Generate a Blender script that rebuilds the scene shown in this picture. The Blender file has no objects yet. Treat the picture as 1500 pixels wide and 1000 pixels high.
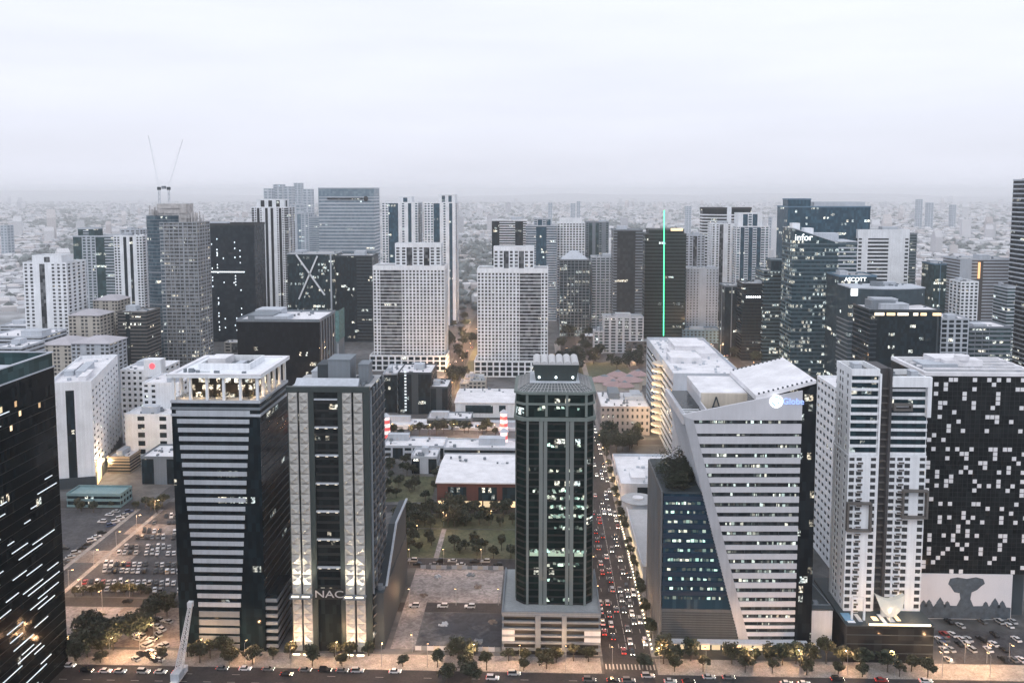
import bpy, math, random
from mathutils import Vector
R = random.Random(7)
S = bpy.context.scene
COL = S.collection

# ---------------------------------------------------------------- camera, sky, sun, exposure
CAM_H, FPX, PITCH_PX, HORIZON, YAW_PX = 180.0, 1250.0, 112.0, 280.0, 40.0
pitch = math.atan(PITCH_PX / FPX); yaw = math.atan(YAW_PX / FPX)
PRIN_Y = HORIZON + PITCH_PX
cd = bpy.data.cameras.new('camera'); cam = bpy.data.objects.new('camera', cd); COL.objects.link(cam)
cam.location = (0, 0, CAM_H); cam.rotation_euler = (math.pi / 2 - pitch, 0, yaw)
cd.sensor_width = 36; cd.lens = FPX / 1500 * 36; cd.shift_y = -(500 - PRIN_Y) / 1500
cd.clip_start = 1; cd.clip_end = 90000
S.camera = cam
S.render.resolution_x, S.render.resolution_y = 1024, 682
S.render.engine = 'CYCLES'
S.cycles.use_denoising = True
S.cycles.max_bounces = 8; S.cycles.diffuse_bounces = 3; S.cycles.glossy_bounces = 3
S.cycles.transmission_bounces = 2; S.cycles.volume_bounces = 8
S.cycles.caustics_reflective = False; S.cycles.caustics_refractive = False
S.cycles.sample_clamp_indirect = 4
S.view_settings.view_transform = 'Standard'; S.view_settings.look = 'None'
S.view_settings.exposure = 0.42; S.view_settings.gamma = 1.0; S.view_settings.use_curve_mapping = False

SUN_EL, SUN_ROT = 48.0, 200.0            # soft light through the overcast, from behind the camera
world = bpy.data.worlds.new('World'); S.world = world; world.use_nodes = True
nt = world.node_tree; nt.nodes.clear()
def N(t, ty, **kw):
    n = t.nodes.new(ty)
    for k, v in kw.items(): setattr(n, k, v)
    return n
wo = N(nt, 'ShaderNodeOutputWorld'); bgA = N(nt, 'ShaderNodeBackground'); bgB = N(nt, 'ShaderNodeBackground')
ad = N(nt, 'ShaderNodeAddShader')
sky = N(nt, 'ShaderNodeTexSky', sky_type='NISHITA', sun_disc=False)
sky.sun_elevation = math.radians(SUN_EL); sky.sun_rotation = math.radians(SUN_ROT)
sky.air_density = 1.0; sky.dust_density = 4.0
nt.links.new(sky.outputs[0], bgA.inputs[0]); bgA.inputs[1].default_value = 0.012
tc = N(nt, 'ShaderNodeTexCoord'); sp = N(nt, 'ShaderNodeSeparateXYZ'); nt.links.new(tc.outputs['Generated'], sp.inputs[0])
mp = N(nt, 'ShaderNodeMapping'); mp.inputs['Scale'].default_value = (1.6, 1.6, 13.0); nt.links.new(tc.outputs['Generated'], mp.inputs[0])
nz = N(nt, 'ShaderNodeTexNoise'); nz.inputs['Scale'].default_value = 1.7; nz.inputs['Detail'].default_value = 5; nt.links.new(mp.outputs[0], nz.inputs['Vector'])
cr = N(nt, 'ShaderNodeValToRGB')
cr.color_ramp.elements[0].position = 0.0; cr.color_ramp.elements[0].color = (0.60, 0.618, 0.70, 1)
cr.color_ramp.elements[1].position = 0.55; cr.color_ramp.elements[1].color = (0.735, 0.757, 0.84, 1)
e = cr.color_ramp.elements.new(0.1); e.color = (0.65, 0.668, 0.755, 1)
e = cr.color_ramp.elements.new(0.22); e.color = (0.695, 0.716, 0.80, 1)
nt.links.new(sp.outputs[2], cr.inputs[0])
mr = N(nt, 'ShaderNodeMapRange'); mr.inputs[1].default_value = 0.3; mr.inputs[2].default_value = 0.7
mr.inputs[3].default_value = 0.945; mr.inputs[4].default_value = 1.035
nt.links.new(nz.outputs[0], mr.inputs[0])
mx = N(nt, 'ShaderNodeMix', data_type='RGBA', blend_type='MULTIPLY'); mx.inputs[0].default_value = 1
nt.links.new(cr.outputs[0], mx.inputs[6]); nt.links.new(mr.outputs[0], mx.inputs[7])
nt.links.new(mx.outputs[2], bgB.inputs[0]); bgB.inputs[1].default_value = 1.0
nt.links.new(bgA.outputs[0], ad.inputs[0]); nt.links.new(bgB.outputs[0], ad.inputs[1]); nt.links.new(ad.outputs[0], wo.inputs[0])
sl = bpy.data.lights.new('sun', 'SUN'); sl.energy = 0.6; sl.angle = math.radians(25); sl.color = (0.97, 0.985, 1.0)
so = bpy.data.objects.new('sun', sl); COL.objects.link(so)
# compass bearing SUN_ROT measured like the sky texture's rotation (from +Y, towards +X)
_az = math.radians(SUN_ROT); _el = math.radians(SUN_EL)
_sd = Vector((math.sin(_az) * math.cos(_el), math.cos(_az) * math.cos(_el), math.sin(_el)))
so.rotation_euler = (-_sd).to_track_quat('-Z', 'Y').to_euler(); so.location = (0, -50, 400)

# ---------------------------------------------------------------- pixel of the photograph -> direction -> a plane of the place
cF = Vector((-math.sin(yaw) * math.cos(pitch), math.cos(yaw) * math.cos(pitch), -math.sin(pitch)))
cR = Vector((math.cos(yaw), math.sin(yaw), 0)); cU = cR.cross(cF)
def ray(px, py): return cF + cR * ((px - 750) / FPX) - cU * ((py - PRIN_Y) / FPX)
def G(px, py, z=0.0):
    d = ray(px, py); t = (z - CAM_H) / d.z
    return Vector((d.x * t, d.y * t, z))
def V(px, py, Y):
    d = ray(px, py); t = Y / d.y
    return Vector((d.x * t, Y, CAM_H + d.z * t))
def XC(px, py, X):
    d = ray(px, py); t = X / d.x
    return Vector((X, d.y * t, CAM_H + d.z * t))
def YB(py, px=750): return G(px, py).y

# ---------------------------------------------------------------- materials
MATS = {}
def new_mat(name):
    m = bpy.data.materials.new(name); m.use_nodes = True
    return m, m.node_tree, m.node_tree.nodes['Principled BSDF']
def wall(name, c, rough=0.75, var=0.16, scale=0.06, streak=0.12, metal=0.0, island=0.0):
    if name in MATS: return MATS[name]
    m, t, b = new_mat(name); MATS[name] = m
    tc = N(t, 'ShaderNodeTexCoord'); n1 = N(t, 'ShaderNodeTexNoise'); n1.inputs['Scale'].default_value = scale; n1.inputs['Detail'].default_value = 6
    n1.inputs['Roughness'].default_value = 0.65
    t.links.new(tc.outputs['Object'], n1.inputs['Vector'])
    mp = N(t, 'ShaderNodeMapping'); mp.inputs['Scale'].default_value = (0.9, 0.9, 0.035); t.links.new(tc.outputs['Object'], mp.inputs[0])
    n2 = N(t, 'ShaderNodeTexNoise'); n2.inputs['Scale'].default_value = 1.0; n2.inputs['Detail'].default_value = 3; t.links.new(mp.outputs[0], n2.inputs['Vector'])
    a = N(t, 'ShaderNodeMapRange'); a.inputs[1].default_value = .3; a.inputs[2].default_value = .7; a.inputs[3].default_value = 1 - var; a.inputs[4].default_value = 1 + var * .6
    t.links.new(n1.outputs[0], a.inputs[0])
    s = N(t, 'ShaderNodeMapRange'); s.inputs[1].default_value = .35; s.inputs[2].default_value = .65; s.inputs[3].default_value = 1 - streak; s.inputs[4].default_value = 1
    t.links.new(n2.outputs[0], s.inputs[0])
    mu = N(t, 'ShaderNodeMath', operation='MULTIPLY'); t.links.new(a.outputs[0], mu.inputs[0]); t.links.new(s.outputs[0], mu.inputs[1])
    last = mu
    if island:
        g = N(t, 'ShaderNodeNewGeometry'); r = N(t, 'ShaderNodeMapRange'); r.inputs[3].default_value = 1 - island; r.inputs[4].default_value = 1 + island
        t.links.new(g.outputs['Random Per Island'], r.inputs[0])
        m2 = N(t, 'ShaderNodeMath', operation='MULTIPLY'); t.links.new(mu.outputs[0], m2.inputs[0]); t.links.new(r.outputs[0], m2.inputs[1]); last = m2
    x = N(t, 'ShaderNodeMix', data_type='RGBA', blend_type='MULTIPLY'); x.inputs[0].default_value = 1; x.inputs[6].default_value = (*c, 1)
    t.links.new(last.outputs[0], x.inputs[7]); t.links.new(x.outputs[2], b.inputs['Base Color'])
    b.inputs['Roughness'].default_value = rough; b.inputs['Metallic'].default_value = metal
    return m
def glow(name, c, strength):
    if name in MATS: return MATS[name]
    m, t, b = new_mat(name); MATS[name] = m
    b.inputs['Base Color'].default_value = (*[min(1, v * .8) for v in c], 1)
    b.inputs['Emission Color'].default_value = (*c, 1); b.inputs['Emission Strength'].default_value = strength
    return m
def panes(name, strength=1.2, cool=(0.75, 0.95, 0.9), warm=(1.0, 0.85, 0.6)):
    """interior light seen through single panes: every loose pane has its own level and tint"""
    if name in MATS: return MATS[name]
    m, t, b = new_mat(name); MATS[name] = m
    g = N(t, 'ShaderNodeNewGeometry'); w = N(t, 'ShaderNodeTexWhiteNoise', noise_dimensions='1D'); t.links.new(g.outputs['Random Per Island'], w.inputs['W'])
    x = N(t, 'ShaderNodeMix', data_type='RGBA'); x.inputs[6].default_value = (*cool, 1); x.inputs[7].default_value = (*warm, 1)
    t.links.new(w.outputs[0], x.inputs[0])
    p = N(t, 'ShaderNodeMath', operation='POWER'); p.inputs[1].default_value = 2.4; t.links.new(g.outputs['Random Per Island'], p.inputs[0])
    k = N(t, 'ShaderNodeMath', operation='MULTIPLY'); k.inputs[1].default_value = strength; t.links.new(p.outputs[0], k.inputs[0])
    b.inputs['Base Color'].default_value = (.03, .04, .045, 1); b.inputs['Roughness'].default_value = .15
    t.links.new(x.outputs[2], b.inputs['Emission Color']); t.links.new(k.outputs[0], b.inputs['Emission Strength'])
    return m
def glass(name, c, c2=None, bay=3.0, fl=3.6, lit=0.06, lits=1.1, warm=0.5, rough=0.12, mull=0.07):
    """glazing: panes differ a little from one another, some rooms behind them are lit"""
    if name in MATS: return MATS[name]
    m, t, b = new_mat(name); MATS[name] = m
    c2 = c2 or tuple(v * 1.9 for v in c)
    tc = N(t, 'ShaderNodeTexCoord'); oi = N(t, 'ShaderNodeObjectInfo')
    sc = N(t, 'ShaderNodeVectorMath', operation='MULTIPLY_ADD'); sc.inputs[1].default_value = (1 / bay, 1 / bay, 1 / fl); sc.inputs[2].default_value = (.013, .017, .0)
    t.links.new(tc.outputs['Object'], sc.inputs[0])
    fl_ = N(t, 'ShaderNodeVectorMath', operation='FLOOR'); t.links.new(sc.outputs[0], fl_.inputs[0])
    w1 = N(t, 'ShaderNodeTexWhiteNoise', noise_dimensions='4D'); t.links.new(fl_.outputs[0], w1.inputs['Vector']); t.links.new(oi.outputs['Random'], w1.inputs['W'])
    s2 = N(t, 'ShaderNodeVectorMath', operation='MULTIPLY'); s2.inputs[1].default_value = (.2, .2, 1.0); t.links.new(fl_.outputs[0], s2.inputs[0])
    f2 = N(t, 'ShaderNodeVectorMath', operation='FLOOR'); t.links.new(s2.outputs[0], f2.inputs[0])
    w2 = N(t, 'ShaderNodeTexWhiteNoise', noise_dimensions='4D'); t.links.new(f2.outputs[0], w2.inputs['Vector']); t.links.new(oi.outputs['Random'], w2.inputs['W'])
    g1 = N(t, 'ShaderNodeMath', operation='GREATER_THAN'); g1.inputs[1].default_value = 0.5; t.links.new(w1.outputs[0], g1.inputs[0])
    g2 = N(t, 'ShaderNodeMath', operation='GREATER_THAN'); g2.inputs[1].default_value = 1 - min(.95, lit * 2.2); t.links.new(w2.outputs[0], g2.inputs[0])
    mu = N(t, 'ShaderNodeMath', operation='MULTIPLY'); t.links.new(g1.outputs[0], mu.inputs[0]); t.links.new(g2.outputs[0], mu.inputs[1])
    nz = N(t, 'ShaderNodeTexNoise'); nz.inputs['Scale'].default_value = .9; nz.inputs['Detail'].default_value = 4; t.links.new(tc.outputs['Object'], nz.inputs['Vector'])
    nm = N(t, 'ShaderNodeMapRange'); nm.inputs[1].default_value = .42; nm.inputs[2].default_value = .72; nm.inputs[4].default_value = lits * 2.0; t.links.new(nz.outputs[0], nm.inputs[0])
    lv = N(t, 'ShaderNodeMapRange'); lv.inputs[1].default_value = 1 - min(.95, lit * 2.2); lv.inputs[3].default_value = .25; lv.inputs[4].default_value = 1.5; t.links.new(w2.outputs[0], lv.inputs[0]); mv = N(t, 'ShaderNodeMath', operation='MULTIPLY'); t.links.new(mu.outputs[0], mv.inputs[0]); t.links.new(lv.outputs[0], mv.inputs[1])
    st = N(t, 'ShaderNodeMath', operation='MULTIPLY'); t.links.new(mv.outputs[0], st.inputs[0]); t.links.new(nm.outputs[0], st.inputs[1])
    x = N(t, 'ShaderNodeMix', data_type='RGBA'); x.inputs[6].default_value = (*c, 1); x.inputs[7].default_value = (*c2, 1)
    pw = N(t, 'ShaderNodeMath', operation='POWER'); pw.inputs[1].default_value = 2.0; t.links.new(w1.outputs[0], pw.inputs[0]); t.links.new(pw.outputs[0], x.inputs[0])
    lc = N(t, 'ShaderNodeMix', data_type='RGBA'); wf = N(t, 'ShaderNodeMapRange'); wf.inputs[1].default_value = .5; wf.inputs[3].default_value = warm - .5; wf.inputs[4].default_value = warm + .5; t.links.new(w1.outputs[0], wf.inputs[0]); t.links.new(wf.outputs[0], lc.inputs[0]); lc.inputs[6].default_value = (.78, .93, .95, 1); lc.inputs[7].default_value = (1, .86, .64, 1)
    fr = N(t, 'ShaderNodeVectorMath', operation='FRACTION'); t.links.new(sc.outputs[0], fr.inputs[0]); sx = N(t, 'ShaderNodeSeparateXYZ'); t.links.new(fr.outputs[0], sx.inputs[0])
    gz = N(t, 'ShaderNodeMath', operation='GREATER_THAN'); gz.inputs[1].default_value = .3; t.links.new(sx.outputs[2], gz.inputs[0])
    st2 = N(t, 'ShaderNodeMath', operation='MULTIPLY'); t.links.new(st.outputs[0], st2.inputs[0]); t.links.new(gz.outputs[0], st2.inputs[1])
    t.links.new(x.outputs[2], b.inputs['Base Color']); t.links.new(lc.outputs[2], b.inputs['Emission Color']); t.links.new(st2.outputs[0], b.inputs['Emission Strength'])
    b.inputs['Specular IOR Level'].default_value = .08
    rr = N(t, 'ShaderNodeMapRange'); rr.inputs[3].default_value = rough * .5; rr.inputs[4].default_value = rough * 2; t.links.new(w1.outputs[0], rr.inputs[0]); t.links.new(rr.outputs[0], b.inputs['Roughness'])
    return m
def ground_mat(name, c, c2, scale=0.05, rough=.9, detail=8, lo=.35, hi=.65):
    if name in MATS: return MATS[name]
    m, t, b = new_mat(name); MATS[name] = m
    tc = N(t, 'ShaderNodeTexCoord'); n = N(t, 'ShaderNodeTexNoise'); n.inputs['Scale'].default_value = scale; n.inputs['Detail'].default_value = detail; n.inputs['Roughness'].default_value = .68
    t.links.new(tc.outputs['Object'], n.inputs['Vector'])
    r = N(t, 'ShaderNodeValToRGB'); r.color_ramp.elements[0].position = lo; r.color_ramp.elements[1].position = hi
    r.color_ramp.elements[0].color = (*c, 1); r.color_ramp.elements[1].color = (*c2, 1)
    t.links.new(n.outputs[0], r.inputs[0])
    n2 = N(t, 'ShaderNodeTexNoise'); n2.inputs['Scale'].default_value = scale * 7; n2.inputs['Detail'].default_value = 4; n2.inputs['Distortion'].default_value = 1.5; t.links.new(tc.outputs['Object'], n2.inputs['Vector'])
    a2 = N(t, 'ShaderNodeMapRange'); a2.inputs[1].default_value = .38; a2.inputs[2].default_value = .6; a2.inputs[3].default_value = .62; a2.inputs[4].default_value = 1.12; t.links.new(n2.outputs[0], a2.inputs[0])
    x2 = N(t, 'ShaderNodeMix', data_type='RGBA', blend_type='MULTIPLY'); x2.inputs[0].default_value = 1; t.links.new(r.outputs[0], x2.inputs[6]); t.links.new(a2.outputs[0], x2.inputs[7])
    t.links.new(x2.outputs[2], b.inputs['Base Color']); b.inputs['Roughness'].default_value = rough
    return m
def island_mat(name, cols, rough=.8):
    """one of several colours for each loose piece of a joined mesh"""
    if name in MATS: return MATS[name]
    m, t, b = new_mat(name); MATS[name] = m
    g = N(t, 'ShaderNodeNewGeometry'); r = N(t, 'ShaderNodeValToRGB'); r.color_ramp.interpolation = 'CONSTANT'
    el = r.color_ramp.elements
    el[0].color = (*cols[0], 1); el[1].position = 1 / len(cols); el[1].color = (*cols[1], 1)
    for i in range(2, len(cols)): q = el.new(i / len(cols)); q.color = (*cols[i], 1)
    t.links.new(g.outputs['Random Per Island'], r.inputs[0]); t.links.new(r.outputs[0], b.inputs['Base Color']); b.inputs['Roughness'].default_value = rough
    return m

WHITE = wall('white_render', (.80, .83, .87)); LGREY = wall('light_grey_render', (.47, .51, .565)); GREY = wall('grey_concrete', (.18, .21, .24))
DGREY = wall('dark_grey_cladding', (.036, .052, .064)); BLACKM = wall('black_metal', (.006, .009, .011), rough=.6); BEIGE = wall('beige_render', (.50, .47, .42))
BROWN = wall('brown_cladding', (.12, .115, .11)); ROOF = wall('pale_roof_sheet', (.70, .70, .73), var=.2, scale=.12, streak=.0); ROOFG = wall('grey_roof_felt', (.36, .37, .385), var=.25, scale=.15, streak=0)
BLUEW = wall('blue_cladding', (.10, .19, .27)); STEEL = wall('galvanised_steel', (.42, .43, .45), rough=.4, metal=.6); GREENP = wall('green_grey_cladding', (.03, .045, .046), rough=.5)
PINKR = wall('pink_tile_roof', (.36, .25, .25)); REDP = wall('red_paint', (.35, .06, .045)); TERRA = wall('rust_panel', (.13, .05, .042)); TEALR = wall('teal_sheet_roof', (.17, .28, .30))
G_BLACK = glass('black_glass', (.003, .008, .012), (.008, .018, .026), lit=.03, bay=1.7)
G_DARK = glass('dark_glass', (.004, .011, .016), (.012, .030, .042), lit=.04, bay=1.7)
G_OFF = glass('office_glass', (.007, .020, .028), (.022, .052, .066), lit=.12, bay=1.8, fl=3.9, lits=.8, warm=.4)
G_TEAL = glass('teal_glass', (.02, .045, .05), (.05, .10, .11), lit=.08)
G_BLUE = glass('blue_glass', (.020, .055, .085), (.045, .11, .16), lit=.04, bay=2)
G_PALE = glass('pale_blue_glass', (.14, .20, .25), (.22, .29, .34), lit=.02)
G_RES = glass('flat_windows', (.012, .017, .022), (.17, .18, .19), bay=2.5, fl=3.2, lit=.015, lits=.7, warm=.8, rough=.2)
G_GREEN = glass('green_glass', (.004, .012, .012), (.010, .026, .025), lit=.035, bay=2.0, fl=4.0, warm=.25)
LITW = panes('lit_rooms'); LITG = panes('lit_offices_green', 1.5, (.55, 1.0, .85), (1, .95, .75)); WARMP = panes('warm_shopfront', 2.6, (1, .8, .5), (1, .62, .3))
GLOW_W = glow('warm_lamp', (1.0, .62, .28), 14); GLOW_C = glow('cool_lamp', (.85, .95, 1.0), 5); GLOW_S = glow('white_light_strip', (.82, .9, .95), .55)
WARMWALL = glow('soft_warm_light', (1, .74, .42), .9); GLOW_GREEN = glow('green_light_line', (.1, 1.0, .45), 1.6)
SIGNW = glow('white_sign_light', (.95, .98, 1), 1.6); SIGNB = glow('blue_sign_light', (.28, .42, 1.0), 1.0); SIGNR = glow('red_sign_light', (1, .08, .1), 1.2)
HEADL = glow('headlight', (1, .93, .8), 9); TAILL = glow('tail_light', (1, .05, .02), 3)

# ---------------------------------------------------------------- mesh helpers
class MB:
    def __init__(s): s.v = []; s.f = []
    def poly8(s, p):
        k = len(s.v); s.v += p
        s.f += [(k, k + 3, k + 2, k + 1), (k + 4, k + 5, k + 6, k + 7), (k, k + 1, k + 5, k + 4), (k + 1, k + 2, k + 6, k + 5), (k + 2, k + 3, k + 7, k + 6), (k + 3, k, k + 4, k + 7)]
        return s
    def box(s, x0, x1, y0, y1, z0, z1):
        return s.poly8([(x0, y0, z0), (x1, y0, z0), (x1, y1, z0), (x0, y1, z0), (x0, y0, z1), (x1, y0, z1), (x1, y1, z1), (x0, y1, z1)])
    def fbox(s, F, u0, u1, z0, z1, n0, n1):
        ox, oy, ux, uy, nx, ny = F
        P = lambda u, n, z: (ox + ux * u + nx * n, oy + uy * u + ny * n, z)
        return s.poly8([P(u0, n1, z0), P(u1, n1, z0), P(u1, n0, z0), P(u0, n0, z0), P(u0, n1, z1), P(u1, n1, z1), P(u1, n0, z1), P(u0, n0, z1)])
    def prism(s, poly, z0, z1):
        n = len(poly); k = len(s.v)
        zz = z1 if hasattr(z1, '__len__') else [z1] * n
        s.v += [(x, y, z0) for x, y in poly] + [(poly[i][0], poly[i][1], zz[i]) for i in range(n)]
        s.f += [tuple(range(k + n - 1, k - 1, -1)), tuple(range(k + n, k + 2 * n))] + [(k + i, k + (i + 1) % n, k + n + (i + 1) % n, k + n + i) for i in range(n)]
        return s
    def prism_xz(s, poly, y0, y1):
        n = len(poly); k = len(s.v)
        s.v += [(x, y0, z) for x, z in poly] + [(x, y1, z) for x, z in poly]
        s.f += [tuple(range(k, k + n)), tuple(range(k + 2 * n - 1, k + n - 1, -1))] + [(k + (i + 1) % n, k + i, k + n + i, k + n + (i + 1) % n) for i in range(n)]
        return s
    def prism_yz(s, poly, x0, x1):
        n = len(poly); k = len(s.v)
        s.v += [(x0, y, z) for y, z in poly] + [(x1, y, z) for y, z in poly]
        s.f += [tuple(range(k + n - 1, k - 1, -1)), tuple(range(k + n, k + 2 * n))] + [(k + i, k + (i + 1) % n, k + n + (i + 1) % n, k + n + i) for i in range(n)]
        return s
    def quad(s, *p):
        k = len(s.v); s.v += [tuple(q) for q in p]; s.f.append(tuple(range(k, k + len(p)))); return s
    def bar(s, a, b, r, n=4):
        a = Vector(a); b = Vector(b); d = (b - a).normalized()
        u = d.cross(Vector((0, 0, 1)) if abs(d.z) < .95 else Vector((1, 0, 0))).normalized(); w = d.cross(u); k = len(s.v)
        for c in (a, b):
            for i in range(n):
                t = 2 * math.pi * (i + .5) / n; s.v.append(tuple(c + (u * math.cos(t) + w * math.sin(t)) * r))
        s.f += [tuple(range(k + n - 1, k - 1, -1)), tuple(range(k + n, k + 2 * n))] + [(k + i, k + (i + 1) % n, k + n + (i + 1) % n, k + n + i) for i in range(n)]
        return s
    def cyl(s, cx, cy, r0, r1, z0, z1, n=16):
        k = len(s.v)
        for r, z in ((r0, z0), (r1, z1)):
            s.v += [(cx + r * math.cos(2 * math.pi * i / n), cy + r * math.sin(2 * math.pi * i / n), z) for i in range(n)]
        s.f += [tuple(range(k + n - 1, k - 1, -1)), tuple(range(k + n, k + 2 * n))] + [(k + i, k + (i + 1) % n, k + n + (i + 1) % n, k + n + i) for i in range(n)]
        return s
    def mesh(s, name, mat):
        me = bpy.data.meshes.new(name); me.from_pydata(s.v, [], s.f); me.materials.append(mat); return me
def kids_loc(parent): return Vector(parent['_o']) if parent else Vector((0, 0, 0))
def part(name, mb, mat, parent, stuff=False, label=None):
    """mb in the frame of the thing (z up from its base)"""
    o = bpy.data.objects.new(name, mb.mesh(name, mat)); COL.objects.link(o); o.parent = parent
    if stuff: o['kind'] = 'stuff'
    if label: o['label'] = label
    return o
def obj(name, mb, mat, kind=None, label=None, cat=None, group=None):
    o = bpy.data.objects.new(name, mb.mesh(name, mat)); COL.objects.link(o)
    if kind: o['kind'] = kind
    if label: o['label'] = label
    if cat: o['category'] = cat
    if group: o['group'] = group
    return o
def thing(name, label, cat, loc=(0, 0, 0), rotz=0.0, group=None):
    o = bpy.data.objects.new(name, None); COL.objects.link(o); o.location = loc; o.rotation_euler = (0, 0, rotz)
    o.empty_display_size = 1; o['label'] = label; o['category'] = cat
    if group: o['group'] = group
    return o
_PM = {}
def piece(name, dims, loc, mat, parent, rotz=0.0):
    """a box-shaped piece with its own object; alike pieces share one mesh. dims: sizes, loc: centre of its underside"""
    key = (name, tuple(round(d, 3) for d in dims), mat.name)
    if key not in _PM:
        a, b, c = dims; _PM[key] = MB().box(-a / 2, a / 2, -b / 2, b / 2, 0, c).mesh(name, mat)
    o = bpy.data.objects.new(name, _PM[key]); COL.objects.link(o); o.parent = parent; o.location = loc; o.rotation_euler = (0, 0, rotz)
    return o
def inst(name, me, loc, parent, rotz=0.0):
    o = bpy.data.objects.new(name, me); COL.objects.link(o); o.parent = parent; o.location = loc; o.rotation_euler = (0, 0, rotz); return o
def dup(root, loc, rotz, label=None, group=None):
    r = root.copy(); COL.objects.link(r); r.location = loc; r.rotation_euler = (0, 0, rotz)
    if label: r['label'] = label
    if group: r['group'] = group
    for ch in list(root.children):
        c = ch.copy(); COL.objects.link(c); c.parent = r
        for g in ch.children:
            d = g.copy(); COL.objects.link(d); d.parent = c
    return r
def lettering(name, txt, size, loc, rot, mat, parent, ext=.08, sx=1.0):
    c = bpy.data.curves.new(name, 'FONT'); c.body = txt; c.size = size; c.extrude = ext; c.align_x = 'CENTER'; c.align_y = 'CENTER'; c.materials.append(mat)
    t = bpy.data.objects.new(name, c); COL.objects.link(t); me = bpy.data.meshes.new_from_object(t.evaluated_get(bpy.context.evaluated_depsgraph_get()))
    bpy.data.objects.remove(t); me.name = name
    if not me.materials: me.materials.append(mat)
    o = bpy.data.objects.new(name, me); COL.objects.link(o); o.location = loc; o.rotation_euler = rot; o.scale = (sx, 1, 1); o.parent = parent; return o

# ---------------------------------------------------------------- generic storeyed block: glazed core, spandrels, piers, balconies
def block(root, cx, cy, w, d, z0, z1, pf, ps, fh=3.4, band=.4, pier=.35, wl=WHITE, gl=G_RES, near=False, pb=None, bal=None, thick=.45, pier_out=-.03, parapet=1.1, roof=ROOFG, first=0, top_solid=0.0, balout=1.3):
    x0, x1, y0, y1 = cx - w / 2, cx + w / 2, cy - d / 2, cy + d / 2
    ins = thick * .72
    part('glass_wall', MB().box(x0 + ins, x1 - ins, y0 + ins, y1 - ins, z0, z1 - .3), gl, root)
    nf = max(1, round((z1 - z0) / fh)); fh = (z1 - z0) / nf
    sm, pm, bm = MB(), MB(), MB()
    pb = pb or pf
    faces = [((x0, y0, 1, 0, 0, -1), w, pf, 0.0), ((x1, y1, -1, 0, 0, 1), 0, pb, 0.0), ((x1, y0, 0, 1, 1, 0), d, ps, thick), ((x0, y1, 0, -1, -1, 0), d, ps, thick)]
    faces[1] = (faces[1][0], w, pb, 0.0)
    for F, L, pat, cut in faces:
        n = len(pat); bw = L / n
        # runs of banded bays
        runs = []; i = 0
        while i < n:
            if pat[i] in 'wrb':
                j = i
                while j < n and pat[j] in 'wrb': j += 1
                runs.append((i, j)); i = j
            else: i += 1
        def cl(u): return min(max(u, cut), L - cut)
        for k in range(first, nf):
            za = z0 + k * fh
            for a, b in runs:
                if near:
                    u0, u1 = cl(a * bw), cl(b * bw); cu = (u0 + u1) / 2
                    ox, oy, ux, uy, nx, ny = F
                    piece('spandrel', ((u1 - u0) if ux else thick, (u1 - u0) if uy else thick, band * fh), (ox + ux * cu - nx * thick / 2, oy + uy * cu - ny * thick / 2, za), wl, root)
                else: sm.fbox(F, cl(a * bw), cl(b * bw), za, za + band * fh, -thick, 0)
            for i, c in enumerate(pat):
                if c == 'd': bm.fbox(F, cl(i * bw), cl((i + 1) * bw), za, za + .2 * fh, -thick, -.15)
                if c == 'b':
                    u0, u1 = i * bw + bw * .1, (i + 1) * bw - bw * .1
                    bm.fbox(F, u0, u1, za + .02, za + .22, -.05, balout); bm.fbox(F, u0, u1, za + .22, za + 1.15, balout - .14, balout - .02)
        for i, c in enumerate(pat):
            u0, u1 = i * bw, (i + 1) * bw
            if c == 's': pm.fbox(F, cl(u0), cl(u1), z0, z1 - .05, -thick, pier_out)
            elif c in 'w':
                h = bw * pier / 2
                pm.fbox(F, cl(u0), cl(u0 + h), z0, z1 - .05, -thick, pier_out); pm.fbox(F, cl(u1 - h), cl(u1), z0, z1 - .05, -thick, pier_out)
            elif c == 'm': pm.fbox(F, u0 + bw * .4, u0 + bw * .6, z0, z1 - .05, -thick, pier_out + .15)
            elif c == 'b': pm.fbox(F, cl(u0), cl(u0 + .35), z0, z1 - .05, -thick, pier_out); pm.fbox(F, cl(u1 - .35), cl(u1), z0, z1 - .05, -thick, pier_out)
    if sm.f: part('spandrel_grid', sm, wl, root, stuff=True)
    if pm.f: part('pier_grid', pm, wl, root, stuff=True)
    if bm.f: part('balcony_grid', bm, bal or wl, root, stuff=True)
    e = .06
    t = max(parapet, .3); tm = MB()
    zt = z1 - max(.5, top_solid)
    tm.box(x0 - e, x1 + e, y0 - e, y0 + .4, zt, z1 + t); tm.box(x0 - e, x1 + e, y1 - .4, y1 + e, zt, z1 + t)
    tm.box(x0 - e, x0 + .4, y0 + .4, y1 - .4, zt, z1 + t); tm.box(x1 - .4, x1 + e, y0 + .4, y1 - .4, zt, z1 + t)
    part('parapet', tm, wl, root)
    part('roof', MB().box(x0 + .4, x1 - .4, y0 + .4, y1 - .4, z1 - .28, z1 + .02), roof, root)
    return nf
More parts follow.
